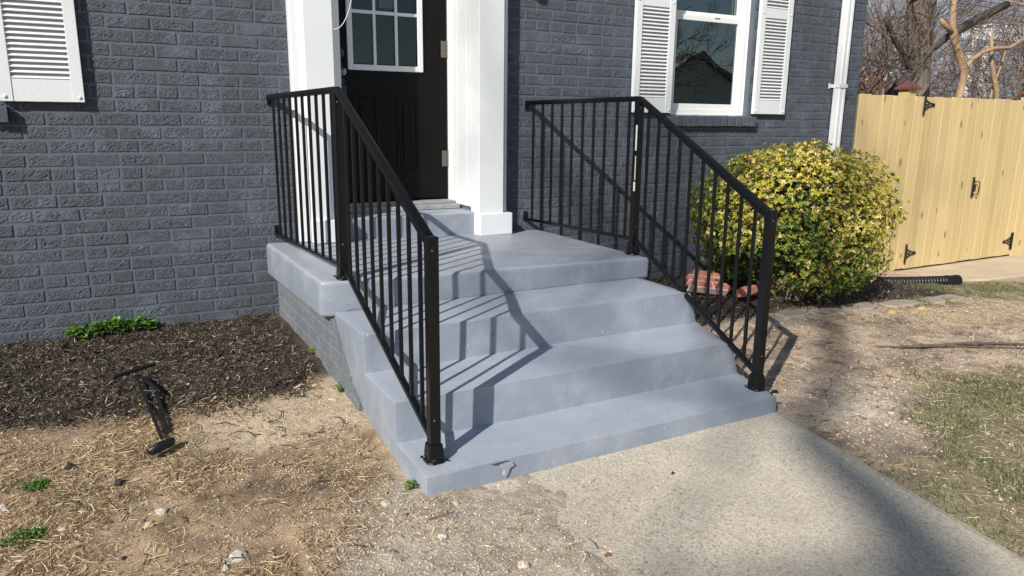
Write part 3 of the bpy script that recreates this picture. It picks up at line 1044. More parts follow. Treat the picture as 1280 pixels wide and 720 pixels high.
# louvred shutters
def shutter(x0, x1, z0, z1, zmid, label):
    y0, y1 = -.038, -.008
    st = .052
    f = MB()
    # outer stiles and rails of the moulded shutter
    f.box(x0, x0 + st, y0, y1, z0, z1); f.box(x1 - st, x1, y0, y1, z0, z1)
    bands = []
    rails = [(z0, z0 + .105), (zmid, zmid + .072), (z1 - .10, z1)]
    for a, b in rails:
        f.box(x0 + st, x1 - st, y0 + .003, y1, a, b)
    f.box(x0 + st, x1 - st, y1 - .004, y1, z0 + .105, zmid)
    f.box(x0 + st, x1 - st, y1 - .004, y1, zmid + .072, z1 - .10)
    s = part('shutter', f, 'shutter', house, bevel=.003, label=label)
    me = None
    pitch_ = .0243
    slen = x1 - x0 - 2 * st
    for a, b in ((z0 + .105, zmid), (zmid + .072, z1 - .10)):
        n = int((b - a) / pitch_)
        p = (b - a) / n
        if me is None:
            mb = MB().prism([(-.013, -.0115), (-.0155, -.0085), (.0085, .0125), (.0105, .0100)], 0, -slen / 2, slen / 2)
            me = mb.mesh('slat', MAT['shutter'])
        for i in range(n):
            link('slat', me, s, ((x0 + x1) / 2, -.0225, a + (i + .5) * p))
    for zz in (z0 + .022, zmid + .036):
        for xx in (x0 + .020, x1 - .020):
            part('screw', MB().lathe((xx, y0 + .0005, zz), [(.0085, 0), (.0085, -.003), (.005, -.006), (.0008, -.0068)], 12, 1), 'shutter', s, smooth=True)
    return s
shutter(-2.672, -2.325, .418, 1.83, 1.20, 'shutter at the left edge of the photo')
shutter(1.045, 1.390, .414, 1.86, 1.133, 'shutter left of the window')
shutter(2.225, 2.568, .417, 1.86, 1.133, 'shutter right of the window')

# downspout with its strap
db = MB()
dx0, dx1 = 3.150, 3.232
prof = []
n = 16
pts = [(dx0, -.012), (dx0, -.066), (dx0 + .006, -.074), (dx0 + .026, -.074), (dx0 + .030, -.070), (dx0 + .050, -.070), (dx0 + .054, -.074), (dx1 - .006, -.074), (dx1, -.066), (dx1, -.012)]
db.prism(pts, 2, -.92, 2.9)
ds = part('downspout', db, 'white', house, bevel=.002)
sb = MB().box(dx0 - .055, dx1 + .006, -.012, -.005, .64, .668).box(dx0 - .005, dx0 - .001, -.080, -.012, .64, .668).box(dx0 - .005, dx1 + .005, -.082, -.0785, .64, .668).box(dx1 + .001, dx1 + .005, -.0785, -.012, .64, .668)
sb.box(dx0 - .063, dx0 - .05, -.014, -.010, .632, .676)
part('strap', sb, 'white', ds)

# wall lantern (just above the picture; its shadow falls on the bricks)
lb = MB().box(.06, .16, -.02, 0.0, 1.36, 1.52).box(.095, .125, -.10, -.02, 1.46, 1.48)
lan = part('wall_lantern', lb, 'hard', house, bevel=.003)
l2 = MB().lathe((.11, -.12, 1.24), [(.02, 0), (.035, .02), (.035, .03), (.055, .18), (.075, .19), (.03, .24), (.008, .27)], 10)
part('lantern_body', l2, 'hard', lan)

# ---- door surround, door, threshold
def pilaster(x0, x1, base_z):
    # profile in x,y : chamfer - fillet - raised field - fillet - chamfer
    w = x1 - x0
    p = [(x0, .006), (x0, -.055), (x0 + .008, -.062), (x0 + .030, -.064), (x0 + .052, -.105), (x0 + .058, -.112), (x1 - .058, -.112), (x1 - .052, -.105), (x1 - .034, -.074), (x1 - .010, -.070), (x1, -.060), (x1, .006)]
    m = MB().prism(p, 2, base_z + .135, 2.05)
    pl = part('pilaster', m, 'white', house, bevel=.0025)
    b = MB().box(x0 - .004, x1 + .012, -.138, .005, base_z + .001, base_z + .137)
    part('plinth', b, 'white', pl, bevel=.005)
    return pl
def pil_left():
    p = [(-1.318, .0035), (-1.318, -.050), (-1.312, -.058), (-1.270, -.060), (-1.264, -.064), (-1.256, -.110), (-1.100, -.114), (-1.062, -.088), (-1.050, -.08), (-1.050, .0035)]
    m = MB().prism(p, 2, -.345, 2.05)
    pl = part('pilaster', m, 'white', house, bevel=.0025)
    part('plinth', MB().box(-1.262, -1.046, -.140, .005, -.348, -.215), 'white', pl, bevel=.005)
def pil_right():
    p = [(-.200, .006), (-.200, -.118), (-.030, -.118), (-.008, -.090), (.006, -.086), (.016, -.078), (.016, .006)]
    m = MB().prism(p, 2, -.37, 2.05)
    pl = part('pilaster', m, 'white', house, bevel=.0025)
    part('plinth', MB().box(-.205, .028, -.142, .005, -.371, -.232), 'white', pl, bevel=.005)
pil_left(); pil_right()
part('door_header', MB().box(-1.36, .06, -.16, .005, 2.052, 2.30).box(-1.42, .12, -.22, .004, 2.302, 2.36), 'white', house, bevel=.004)
# panelled reveals between pilaster and door
DY = .34
jb = MB()
jb.box(-.198, -.186, .006, DY + .06, -.20, 1.95)                       # right reveal board
jb.box(-.2015, -.198, .012, .030, -.20, 1.95)
jb.box(-.2025, -.198, .070, .085, -.20, 1.95)
jb.box(-.2015, -.198, .215, .228, -.20, 1.95)
jb.box(-.214, -.198, .316, .334, -.20, 1.95)
part('door_jamb', jb, 'white', house, bevel=.002)
jb = MB()
jb.box(-1.060, -1.049, .008, DY + .06, -.20, 1.95)
jb.box(-1.049, -1.040, .316, .334, -.20, 1.95)
part('door_jamb', jb, 'white', house, bevel=.002)
part('door_soffit', MB().box(-1.048, -.199, .008, DY + .06, 1.94, 1.958), 'white', house)

# step block under the door and wooden sill
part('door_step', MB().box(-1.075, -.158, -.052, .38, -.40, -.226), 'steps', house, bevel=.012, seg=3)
part('door_sill', MB().box(-1.044, -.204, .16, .36, -.224, -.196).box(-1.044, -.204, .24, .36, -.196, -.180), 'sill', house, bevel=.004)
door = part('door', MB(), 'door', house)
da, db_ = -1.035, -.222
dz0, dz1 = -.168, 1.93
lite = (-.866, -.404, .665, 1.66)
s = MB()
grid_wall(s, da, db_, dz0, dz1, DY, DY + .044, [lite])
part('door_panel', s, 'door', door)
# dark strip (weatherstripping edge) between slab and hinge jamb
part('door_stop', MB().box(-.2215, -.2165, DY - .004, DY + .03, dz0, dz1), 'hard', door)
# raised mouldings of the two lower panels
for a, b in ((-.855, -.700), (-.570, -.415)):
    for q, (ww, dd) in enumerate(((0, .006), (.016, .0035))):
        m = MB()
        z0, z1 = .02 + ww, .50 - ww
        aa, bb = a + ww, b - ww
        t = .011
        m.box(aa, aa + t, DY - dd, DY + .001, z0, z1); m.box(bb - t, bb, DY - dd, DY + .001, z0, z1)
        m.box(aa + t, bb - t, DY - dd, DY + .001, z0, z0 + t); m.box(aa + t, bb - t, DY - dd, DY + .001, z1 - t, z1)
        part('panel_moulding', m, 'door', door, bevel=.003)
    part('raised_panel', MB().box(a + .04, b - .04, DY - .006, DY + .001, .06, .46), 'door', door, bevel=.005)
lf = MB()
fx0, fx1, fz0, fz1 = -.884, -.386, .648, 1.68
t = .034
for bx in ((fx0, fx0 + t, fz0, fz1), (fx1 - t, fx1, fz0, fz1), (fx0 + t, fx1 - t, fz0, fz0 + t), (fx0 + t, fx1 - t, fz1 - t, fz1)):
    lf.box(bx[0], bx[1], DY - .016, DY + .004, bx[2], bx[3])
part('lite_frame', lf, 'white', door, bevel=.004)
mu = MB()
ix0, ix1, iz0, iz1 = fx0 + t, fx1 - t, fz0 + t, fz1 - t
vx = [ix0 + (ix1 - ix0) * k / 3 for k in (1, 2)]
hz = [iz0 + (iz1 - iz0) * k / 3 for k in (1, 2)]
hz = [.995, 1.31]
for x in vx:
    mu.box(x - .009, x + .009, DY - .010, DY + .003, iz0, iz1)
xe = [ix0] + vx + [ix1]
for z in hz:
    for q in range(3):
        mu.box(xe[q] + (.009 if q else 0), xe[q + 1] - (.009 if q < 2 else 0), DY - .010, DY + .003, z - .010, z + .010)
part('muntins', mu, 'white', door, bevel=.002)
ze = [iz0] + hz + [iz1]
for q in range(3):
    for w_ in range(3):
        part('pane', MB().box(xe[q] + .006, xe[q + 1] - .006, DY + .0045, DY + .008, ze[w_] + .006, ze[w_ + 1] - .006), 'dglass', door)
for zz, rr in ((.745, .026), (.630, .027)):
    m = MB().lathe((-.935, DY - .0005, zz), [(.031, 0), (.031, -.006), (.026, -.010), (.012, -.012), (.012, -.034), (rr, -.045), (rr, -.062), (.018, -.072), (.002, -.075)] if zz < .7 else
                   [(.031, 0), (.031, -.008), (.026, -.018), (.014, -.021), (.002, -.022)], 20, 1)
    part('door_knob' if zz < .7 else 'deadbolt', m, 'nickel' if zz < .7 else 'hard', door, smooth=True)
part('lock_box', MB().box(-.962, -.905, DY - .034, DY - .001, .475, .555).box(-.955, -.912, DY - .020, DY - .006, .556, .598), 'hard', door, bevel=.006)
for zz in (.80, .095, 1.55):
    m = MB().box(-.258, -.213, DY - .008, DY - .0045, zz - .052, zz + .052)
    m.lathe((-.2155, DY - .012, zz - .052), [(.0065, 0), (.0065, .104)], 10)
    part('hinge', m, 'hinge', door)
# bell wire
pts = []
for k in range(15):
    t = k / 14
    pts.append((-1.098 + .155 * t ** .75, -.105 - .03 * sin(pi * t), .83 + .42 * t ** 1.9))
part('bell_wire', MB().tube(pts, .0022, 6), 'wire', house, smooth=True)
part('interior_wall', MB().box(-1.2, .1, 1.9, 1.95, -.2, 2.4), 'dark', house)
part('interior_paper', MB().box(-.66, -.54, .36, .364, 1.03, 1.36), 'label', door)

# ------------------------------------------------------------------ steps
steps = thing('front_steps', 'blue grey painted concrete front steps with raised landing', 'steps', (-.55, -1.2, -.9))
# flight profile in (y,z)
PR = [(-1.00, -.487), (-1.57, -.487), (-1.575, -.652), (-1.915, -.655), (-1.92, -.815), (-2.215, -.819), (-2.222, -1.15),
      (-1.80, -1.15), (-1.63, -.900), (-1.53, -.812), (-1.40, -.740), (-1.29, -.655), (-1.215, -.575), (-1.195, -.53), (-1.00, -.525)]
TOPC = {1: 'A', 3: 'B', 5: 'C'}
fl = MB()
NS = 46
xsl = [-1.44 + (1.76 - .10) * i / (NS - 1) for i in range(NS)]
def fx(x, y):
    # right end tapers inwards towards the bottom step
    e = float(np.interp(-y, [1.0, 1.57, 1.92, 2.22], [.335, .325, .283, .232]))
    t = (x + 1.44) / 1.76
    return -1.44 + t * (e + 1.44)
layers = []
for s_ in range(NS + 2):
    lay = []
    for i, (y, z) in enumerate(PR):
        if s_ < NS:
            x, dy, dz = xsl[s_], 0, 0
        elif s_ == NS:
            x, dy, dz = .275, 0, (-.010 if i in (0, 1, 2, 3, 4, 5) and i < 4 else -.002)
        else:
            x, dy, dz = .32, 0, 0
            if i in (1,): dy, dz = .045, -.045
            elif i == 0: dz = -.035
            elif i == 2: dz = 0
            elif i == 3: dy, dz = .04, -.038
            elif i == 5: dy, dz = .010, -.010
        wob = (mnoise.noise(Vector((x * 5, i * 7.3, 0))) * .0035 + mnoise.noise(Vector((x * 19, i * 3.3, 4))) * .0016)
        wz = mnoise.noise(Vector((x * 4, i * 5.1, 9))) * .003 + mnoise.noise(Vector((x * 17, i * 2.1, 2))) * .0012
        if i > 6: wob = wz = 0
        lay.append((fx(x, y) if s_ > 0 else -1.44 + (0.0 if i > 6 else wob * 1.2), y + dy + wob, z + dz + wz))
    layers.append(lay)
n = len(PR)
for lay in layers: fl.v += lay
for s_ in range(len(layers) - 1):
    for i in range(n):
        a = s_ * n + i; b = s_ * n + (i + 1) % n
        fl.f.append((a, b, b + n, a + n))
fl.f.append(tuple(range(n))); fl.f.append(tuple(range((len(layers) - 1) * n, len(layers) * n))[::-1])
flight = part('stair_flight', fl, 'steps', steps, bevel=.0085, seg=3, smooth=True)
flight.modifiers['bevel'].angle_limit = radians(32)
# landing slab, tilted slightly to the right
sl_ = MB()
ns = 30
def slab_top(x): return -.345 + (x + 1.5) / 1.82 * -.033
for s_ in range(ns + 1):
    x = -1.503 + (1.825) * s_ / ns
    t = slab_top(x)
    w1 = mnoise.noise(Vector((x * 5, 1, 0))) * .005 + mnoise.noise(Vector((x * 21, 1, 7))) * .002
    bot = -.512 if x < -1.42 else -.497
    inset = .030 if s_ == 0 else (.006 if s_ == 1 else 0)
    lay = [(x, .005, t), (x, -1.185 + inset + w1, t + w1 * .4), (x, -1.180 + inset + w1, bot), (x, .005, bot - (.02 if x < -1.42 else 0))]
    sl_.v += lay
for s_ in range(ns):
    for i in range(4):
        a = s_ * 4 + i; b = s_ * 4 + (i + 1) % 4
        sl_.f.append((a, b, b + 4, a + 4))
sl_.f.append((0, 1, 2, 3)); sl_.f.append(tuple(ns * 4 + i for i in range(4))[::-1])
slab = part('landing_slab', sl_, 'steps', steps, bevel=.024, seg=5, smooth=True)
slab.modifiers['bevel'].angle_limit = radians(40)
slab.modifiers['bevel'].width = .020
# chipped plaster patch and a crack on the bottom riser
ck = MB().prism([(-1.165, -.829), (-1.135, -.826), (-1.112, -.832), (-1.105, -.845), (-1.122, -.852), (-1.128, -.868), (-1.140, -.885), (-1.150, -.872), (-1.146, -.852), (-1.160, -.842)], 1, -2.2245, -2.20)
part('plaster_chip', ck, simple('plaster_chip', (.275, .305, .352), .8, .15, 60, 120, .002), steps, bevel=.002)
ck = MB().tube([(-1.20, -2.2225, -.8215), (-1.165, -2.2235, -.8235), (-1.13, -2.2230, -.8220)], [.001, .0035, .0012], 5)
part('crack', ck, simple('crack_dark', (.05, .055, .065), .8), steps)
# foundation under the landing
fb = MB()
fb.prism([(.006, -1.3), (.006, -.525), (-1.01, -.525), (-1.19, -.525), (-1.62, -.95), (-1.62, -1.3)], 0, -1.447, .27)
fb.v = [tuple(p) for p in fb.v]
found = part('foundation', fb, 'found', steps)
for k in range(0, 7):
    z = -.548 - k * C
    ph = 0.0 if k % 2 else L / 2
    y = -.004
    first = True
    while True:
        l_ = L if not (first and k % 2 == 0) else L / 2
        first = False
        yb = y - l_
        lim = -1.185 if k == 0 else float(np.interp(-z, [.53, .575, .655, .74, .81, .90], [1.19, 1.21, 1.28, 1.38, 1.50, 1.60])) * -1
        e = max(yb, lim)
        if y - e > .03:
            me, _ = get_brick((y - e) - JT, mat='found', rough=.0008, relief=.0022)
            o = link('brick', me, found, (-1.4525 + random.uniform(-.001, .001), (y + e) / 2, z), -pi / 2)
        y = yb
        if y < lim: break
for k in range(0, 6):     # right side
    z = -.53 - k * C
    y = -.004 - (L / 2 if k % 2 else 0)
    while y > -1.15:
        e = max(y - L, -1.18)
        if y - e > .03:
            me, _ = get_brick((y - e) - JT, mat='found', rough=.0008, relief=.0022)
            link('brick', me, found, (.2755, (y + e) / 2, z), pi / 2)
        y -= L

# ------------------------------------------------------------------ hand rails
def railing(x, xb, xw, y1, zend, label, right_side):
    y1b = -2.112
    zt1 = float(slab_top(x)); zt2 = -.817
    r = thing('handrail', label, 'railing', (x, y1, zt1), 'black iron handrails flanking the front steps')
    def post(px_, py_, z0, z1, lab=None):
        m = MB().box(px_ - .0195, px_ + .0195, py_ - .0195, py_ + .0195, z0 + .004, z1)
        p = part('post', m, 'iron', r, bevel=.003)
        q_ = .035; k_ = .020
        f = MB().prism([(px_ - q_, py_ - k_), (px_ - k_, py_ - q_), (px_ + k_, py_ - q_), (px_ + q_, py_ - k_), (px_ + q_, py_ + k_), (px_ + k_, py_ + q_), (px_ - k_, py_ + q_), (px_ - q_, py_ + k_)], 2, z0 + .0005, z0 + .009)
        f.lathe((px_, py_, z0 + .008), [(.036, 0), (.035, .005), (.032, .009), (.030, .013)], 20)
        part('base_flange', f, 'iron', p, bevel=.004)
        c = MB()
        rr0 = [(.0285, .012), (.0275, .035), (.0250, .062), (.0235, .070)]
        for hw, hz_ in rr0:
            c.v += [(px_ + a_ * hw, py_ + b_ * hw, z0 + hz_) for a_, b_ in ((-1, -1), (1, -1), (1, 1), (-1, 1))]
        for q in range(3):
            for e in range(4):
                c.f.append((q * 4 + e, q * 4 + (e + 1) % 4, q * 4 + 4 + (e + 1) % 4, q * 4 + 4 + e))
        c.f += [(0, 1, 2, 3), (12, 13, 14, 15)]
        part('base_collar', c, 'iron', p, bevel=.004)
        for s_ in (-1, 1):
            part('bolt', MB().lathe((px_ + s_ * .034, py_ - s_ * .030, z0 + .008), [(.006, 0), (.006, .005), (.002, .007)], 6), 'nickel' if right_side else 'iron', p)
        for zz in (z1 - .045, z0 + .16):
            part('screw', MB().lathe((px_ - .006, py_ - .0198, zz), [(.0045, 0), (.0045, -.002), (.001, -.003)], 8, 1), 'hinge', p)
        return p
    top = .480
    p1 = post(x, y1, zt1, top - .012)
    p2 = post(xb, y1b, zt2, zend)
    xm = lambda y: x + (xb - x) * (y - y1) / (y1b - y1)
    # top rails
    zr1, zr2 = top - .014, -.036
    m = MB().bar((xw, -.008, .468), (x, y1 - .002, top - .002), .034, .018)
    m.bar((xw, -.008, .456), (x, y1 + .018, top - .015), .022, .012)
    part('top_rail', m, 'iron', r, bevel=.004)
    m = MB().bar((x, y1 - .004, top - .004), (xb, y1b - .012, zend - .022), .034, .018)
    m.bar((x, y1 - .020, top - .025), (xb, y1b + .019, zend - .034), .022, .014)
    part('top_rail', m, 'iron', r, bevel=.004)
    # bottom rails
    zb1 = -.288; zbw = -.297
    zs1, zs2 = -.292, -.735
    part('bottom_rail', MB().bar((xw, -.006, zbw), (x, y1 + .019, zb1), .024, .017), 'iron', r, bevel=.003)
    part('bottom_rail', MB().bar((x, y1 - .019, zs1), (xb, y1b + .019, zs2), .024, .019), 'iron', r, bevel=.003)
    # wall brackets: short straps bent against the bricks
    for z0, z1 in ((.420, .478), (-.31, -.245)):
        b = MB().box(xw - .014, xw + .014, -.012, -.004, z0, z1)
        b.bar((xw, -.03, z1 - .03 if z0 > 0 else z0 + .02), (xw, -.008, z1 - .045 if z0 > 0 else z0 + .03), .02, .008)
        part('wall_bracket', b, 'iron', r, bevel=.002)
    # balusters
    nb = 10
    for i in range(nb):
        y = -.085 - (abs(y1) - .085 - .075) * i / (nb - 1)
        t = (y + .008) / (y1 + .008)
        xx = xw + (x - xw) * t
        part('baluster', MB().box(xx - .0068, xx + .0068, y - .0068, y + .0068, zbw + (zb1 - zbw) * t, .462 + (top - .016 - .462) * t), 'iron', r, bevel=.0015, seg=1)
    ns_ = 10 if right_side else 9
    for i in range(ns_):
        t = (i + 1) / (ns_ + 1)
        y = y1 + (y1b - y1) * t
        xx = xm(y)
        zb = zs1 + (zs2 - zs1) * t; zt = (top - .025) + (zend - .034 - (top - .025)) * t
        part('baluster', MB().box(xx - .0068, xx + .0068, y - .0068, y + .0068, zb, zt), 'iron', r, bevel=.0015, seg=1)
    return r, p1, p2
rl, a1, a2 = railing(-1.384, -1.368, -1.437, -1.14, -.018, 'black iron handrail on the left side of the front steps', False)
rr_, b1, b2 = railing(.290, .203, .201, -1.07, -.008, 'black iron handrail on the right side of the front steps', True)
part('paper_sticker', MB().box(.2685, .2702, -1.087, -1.075, .20, .335), 'label', b1)
part('paper_sticker', MB().box(.2685, .2702, -1.086, -1.080, .04, .17), 'label', b1)
part('paper_sticker', MB().box(.2685, .2702, -1.088, -1.074, -.02, .03), 'label', b1)

# ------------------------------------------------------------------ red brick chunk by the wall
DBX = (1.46, -.48, -.770)
dbr = thing('broken_brickwork', 'broken chunk of red bricks and mortar lying against the house wall', 'rubble', (1.44, -.50, GZ(1.44, -.5)))
Rm = Matrix.Translation(DBX) @ Matrix.Rotation(radians(-14), 4, 'Z') @ Matrix.Rotation(radians(9), 4, 'Y') @ Matrix.Rotation(radians(34), 4, 'X') @ Matrix.Scale(.86, 4)
for row in range(3):
    y = -.078 + row * .066
    off = (.0, -.05, .02)[row]
    for a, b in (((-.19, -.005), (.005, .165))[0:2] if row != 2 else ((-.15, .02), (.03, .12))):
        m = MB().box(a + off, b + off, y, y + .055, -.045 + .004 * row, .030 + random.uniform(-.004, .004), Rm)
        part('brick', m, 'redbrick', dbr, bevel=.006)
mo = MB()
mo.box(-.21, .15, -.0235, -.0115, -.042, .027, Rm).box(-.20, .13, .0425, .0535, -.042, .026, Rm).box(-.012, .012, -.085, .05, -.042, .0265, Rm).box(-.225, .14, -.094, -.079, -.042, .024, Rm)
part('mortar', mo, 'pinkmortar', dbr, bevel=.004)
Rm = Matrix.Translation((1.60, -.70, -.80)) @ Matrix.Rotation(radians(22), 4, 'Z') @ Matrix.Rotation(radians(-14), 4, 'X')
m = MB().box(-.095, .095, -.045, .045, -.028, .028, Rm)
o = part('loose_brick', m, 'redbrick', None, bevel=.008, seg=2)
tag(o, 'single loose red brick half under the shrub beside the broken chunk', 'brick')

# ------------------------------------------------------------------ shrub
def leaf_cloud(name, c, rad, n, cols_fn, size, expo=2.5, shell=.16, seedv=3):
    rg = np.random.default_rng(seedv)
    V = []; F = []; Cc = []
    nr = n // 5
    d = rg.normal(size=(nr * 3, 3)); d /= np.linalg.norm(d, axis=1)[:, None]
    d = d[d[:, 2] > -.80][:nr]
    nr = len(d)
    e = expo
    rr = 1 / (np.abs(d[:, 0]) ** e + np.abs(d[:, 1]) ** e + np.abs(d[:, 2]) ** e) ** (1 / e)
    ang = np.arctan2(d[:, 1], d[:, 0])
    lump = 1 + .20 * (vnoise(ang * 2.3 + 5, d[:, 2] * 2.2, 1.6) - .5) + .15 * (vnoise(ang * 2, d[:, 2] * 2 + 7, 4.3) - .5)
    dep = 1 - rg.random(nr) ** 2.2 * shell * 1.6 + (rg.random(nr) < .05) * rg.uniform(0, .09, nr)
    # gaps: whole patches pushed inwards
    gap = vnoise(ang * 3 + 20, d[:, 2] * 3, 3.1)
    dep = np.where(gap < .24, dep - .10, dep)
    ctr = np.array(c) + d * (rr * lump * dep)[:, None] * np.array(rad)
    keepm = ~((ctr[:, 2] < -.50) & (ctr[:, 0] < 1.56 + (ctr[:, 2] + .5) * -.25)) & (ctr[:, 2] > -.88)
    ctr = ctr[keepm]; d = d[keepm]; nr = len(d)
    for i in range(nr):
        nrm = d[i] / np.array(rad); nrm /= np.linalg.norm(nrm)
        col0 = cols_fn(ctr[i], d[i], rg)
        axis_ = nrm * 1.0 + rg.normal(size=3) * .45 + np.array([0, 0, .35])
        axis_ /= np.linalg.norm(axis_)
        u = np.cross(axis_, [0.3, .2, 1]); u /= np.linalg.norm(u); w = np.cross(axis_, u)
        k0 = rg.uniform(0, 6.28)
        for k in range(5):
            a = k0 + k * 2 * pi / 5 + rg.normal() * .25
            out = u * cos(a) + w * sin(a)
            tilt = rg.uniform(.25, .95)
            dr = out * cos(tilt) + axis_ * sin(tilt)
            sd = np.cross(dr, axis_); sd /= (np.linalg.norm(sd) + 1e-9)
            ln = size * rg.uniform(.7, 1.25); wd = ln * rg.uniform(.42, .55)
            nn = np.cross(sd, dr)
            p = ctr[i]
            o = len(V)
            V += [p, p + dr * ln * .42 + sd * wd * .5 + nn * ln * .05, p + dr * ln * .80 + sd * wd * .34, p + dr * ln - nn * ln * .10,
                  p + dr * ln * .80 - sd * wd * .34, p + dr * ln * .42 - sd * wd * .5 + nn * ln * .05, p + dr * ln * .5 - nn * ln * .06]
            F += [(o, o + 1, o + 6), (o + 1, o + 2, o + 6), (o + 2, o + 3, o + 6), (o + 3, o + 4, o + 6), (o + 4, o + 5, o + 6), (o + 5, o, o + 6)]
            cc = np.clip(col0 * rg.uniform(.8, 1.2), .01, .9)
            Cc += [cc] * 7
    return np_mesh(name, np.array(V), np.array(F), MAT['leaf'], False, 'tone', np.array(Cc))
SC = (2.005, -.70, -.34); SR = (.695, .51, .50)
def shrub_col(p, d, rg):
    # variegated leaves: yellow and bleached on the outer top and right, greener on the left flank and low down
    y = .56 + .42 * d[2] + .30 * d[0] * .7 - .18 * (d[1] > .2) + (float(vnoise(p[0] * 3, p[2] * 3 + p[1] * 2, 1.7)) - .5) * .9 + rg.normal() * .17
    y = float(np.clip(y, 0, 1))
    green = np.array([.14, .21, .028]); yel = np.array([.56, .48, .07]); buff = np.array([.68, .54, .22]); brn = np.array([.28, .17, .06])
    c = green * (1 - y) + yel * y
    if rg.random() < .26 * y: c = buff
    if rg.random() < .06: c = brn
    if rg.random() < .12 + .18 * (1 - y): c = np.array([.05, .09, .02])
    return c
shrub = thing('round_shrub', 'clipped round shrub with yellow green variegated leaves beside the steps', 'shrub', (SC[0], SC[1], -.92))
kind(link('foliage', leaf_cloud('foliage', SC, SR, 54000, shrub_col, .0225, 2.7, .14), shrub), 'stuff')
# denser layer of darker green leaves inside the crown
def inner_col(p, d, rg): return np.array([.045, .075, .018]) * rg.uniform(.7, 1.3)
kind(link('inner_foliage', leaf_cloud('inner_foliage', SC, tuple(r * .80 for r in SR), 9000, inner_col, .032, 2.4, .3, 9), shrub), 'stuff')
st = MB()
rnd = random.Random(5)
for i in range(46):
    a = rnd.uniform(0, 2 * pi); t = rnd.uniform(.2, .95)
    e = Vector((SC[0] + cos(a) * SR[0] * t * .9, SC[1] + sin(a) * SR[1] * t * .9, rnd.uniform(-.75, .1)))
    b = Vector((SC[0] + rnd.uniform(-.12, .12), SC[1] + rnd.uniform(-.1, .1), -.95))
    m_ = (b + e) / 2 + Vector((rnd.uniform(-.06, .06), rnd.uniform(-.06, .06), .02))
    st.tube([b, m_, e], [.011, .007, .003], 5)
part('stems', st, 'twig', shrub)

# weeds with broad leaves
def weed(x, y, rx, ry, n, h, label, seedv, ls=1.0, cols=((.085, .20, .022), (.13, .27, .035), (.06, .14, .018))):
    rg = np.random.default_rng(seedv)
    t = thing('leafy_weed', label, 'weed', (x, y, GZ(x, y)))
    V = []; F = []; Cc = []
    sm = MB()
    for i in range(n):
        a = rg.uniform(0, 6.28); q = rg.random() ** .6
        bx, by = x + cos(a) * rx * q, y + sin(a) * ry * q
        bz = GZ(bx, by)
        hh = h * rg.uniform(.35, 1) * (1 - .35 * q)
        tp = np.array([bx + rg.normal() * .012, by + rg.normal() * .012, bz + hh])
        if i % 3 == 0: sm.tube([(bx, by, bz - .01), tuple(tp)], [.0015, .001], 4, False)
        d = rg.normal(size=3); d[2] = abs(d[2]) * .5; d /= np.linalg.norm(d)
        sd = np.cross(d, [0, 0, 1]); sd /= np.linalg.norm(sd) + 1e-9
        nn = np.cross(sd, d)
        ln = rg.uniform(.018, .033) * ls; wd = ln * .85
        o = len(V)
        V += [tp, tp + d * ln * .3 + sd * wd * .5 + nn * .003, tp + d * ln * .75 + sd * wd * .36, tp + d * ln, tp + d * ln * .75 - sd * wd * .36, tp + d * ln * .3 - sd * wd * .5 + nn * .003, tp + d * ln * .5 - nn * .003]
        F += [(o + k, o + (k + 1) % 6, o + 6) for k in range(6)]
        Cc += [np.array(cols[rg.integers(0, len(cols))]) * rg.uniform(.75, 1.3)] * 7
    kind(link('leaves', np_mesh('leaves', np.array(V), np.array(F), MAT['leaf'], False, 'tone', np.array(Cc)), t), 'stuff')
    part('stems', sm, MAT['twiglitter'], t)
weed(-2.32, -.055, .22, .045, 420, .085, 'low bright green leafy weeds growing along the base of the brick wall', 21)
weed(-1.455, -.80, .018, .03, 26, .045, 'small yellow green weed against the foundation under the landing', 22, .7, ((.22, .30, .05), (.16, .25, .04)))
weed(-1.452, -2.13, .012, .025, 60, .045, 'small green weed at the left corner of the bottom step', 23, .45)
weed(-1.465, -1.29, .014, .025, 40, .03, 'small weed where the mulch ends at the foundation', 24, .4)
weed(-2.60, -1.915, .05, .03, 200, .018, 'flat green weed beneath the white stone in the straw', 25, .32)
weed(-2.585, -1.645, .03, .02, 160, .022, 'green weed tuft in the straw left of the black stake', 26, .32)

# ------------------------------------------------------------------ black plastic stake
sk = thing('ground_stake', 'black plastic ground stake lying across mulch and straw', 'stake', (-2.2, -1.2, GZ(-2.2, -1.2)))
zt, zb = GZ(-2.24, -.87) + .035, GZ(-2.2, -1.56) + .03
m = MB().bar((-2.335, -.885, zt + .012), (-2.165, -.800, zt + .022), .015, .017)
part('cross_bar', m, 'plastic', sk, bevel=.005)
m = MB().bar((-2.245, -.86, zt), (-2.195, -1.50, zb + .005), .012, .011)
m.bar((-2.232, -.855, zt - .004), (-2.182, -1.05, zt - .008), .016, .010)
m.bar((-2.182, -1.04, zt - .008), (-2.172, -1.45, zb), .016, .010)
for q in range(2):
    t = (q + .5) / 2
    m.bar((-2.238 + .04 * t, -.95 - .5 * t, zt - .01 * t), (-2.18, -1.0 - .42 * t, zt - .012 * t), .008, .008)
part('ribbed_shaft', m, 'plastic', sk, bevel=.003)
m = MB().bar((-2.245, -1.60, zb), (-2.160, -1.545, zb + .006), .032, .026)
part('foot', m, 'plastic', sk, bevel=.010, seg=3)
m = MB().tube([(-2.245, -1.602, zb + .006), (-2.200, -1.575, zb + .013), (-2.160, -1.545, zb + .010)], [.011, .013, .011], 10)
part('foot_roll', m, 'plastic', sk, smooth=True)
for (x, y, s_, lab) in ((-2.49, -1.56, .016, 'dark clump in the straw right of the green weed tuft'), (-2.345, -1.715, .018, 'small black shard standing in the straw below the stake')):
    me = stone_mesh(s_, int(x * -100), .7, (.022, .018, .016))
    tag(link('dark_clod', me, None, (x, y, GZ(x, y) + .008), .5), lab, 'debris')

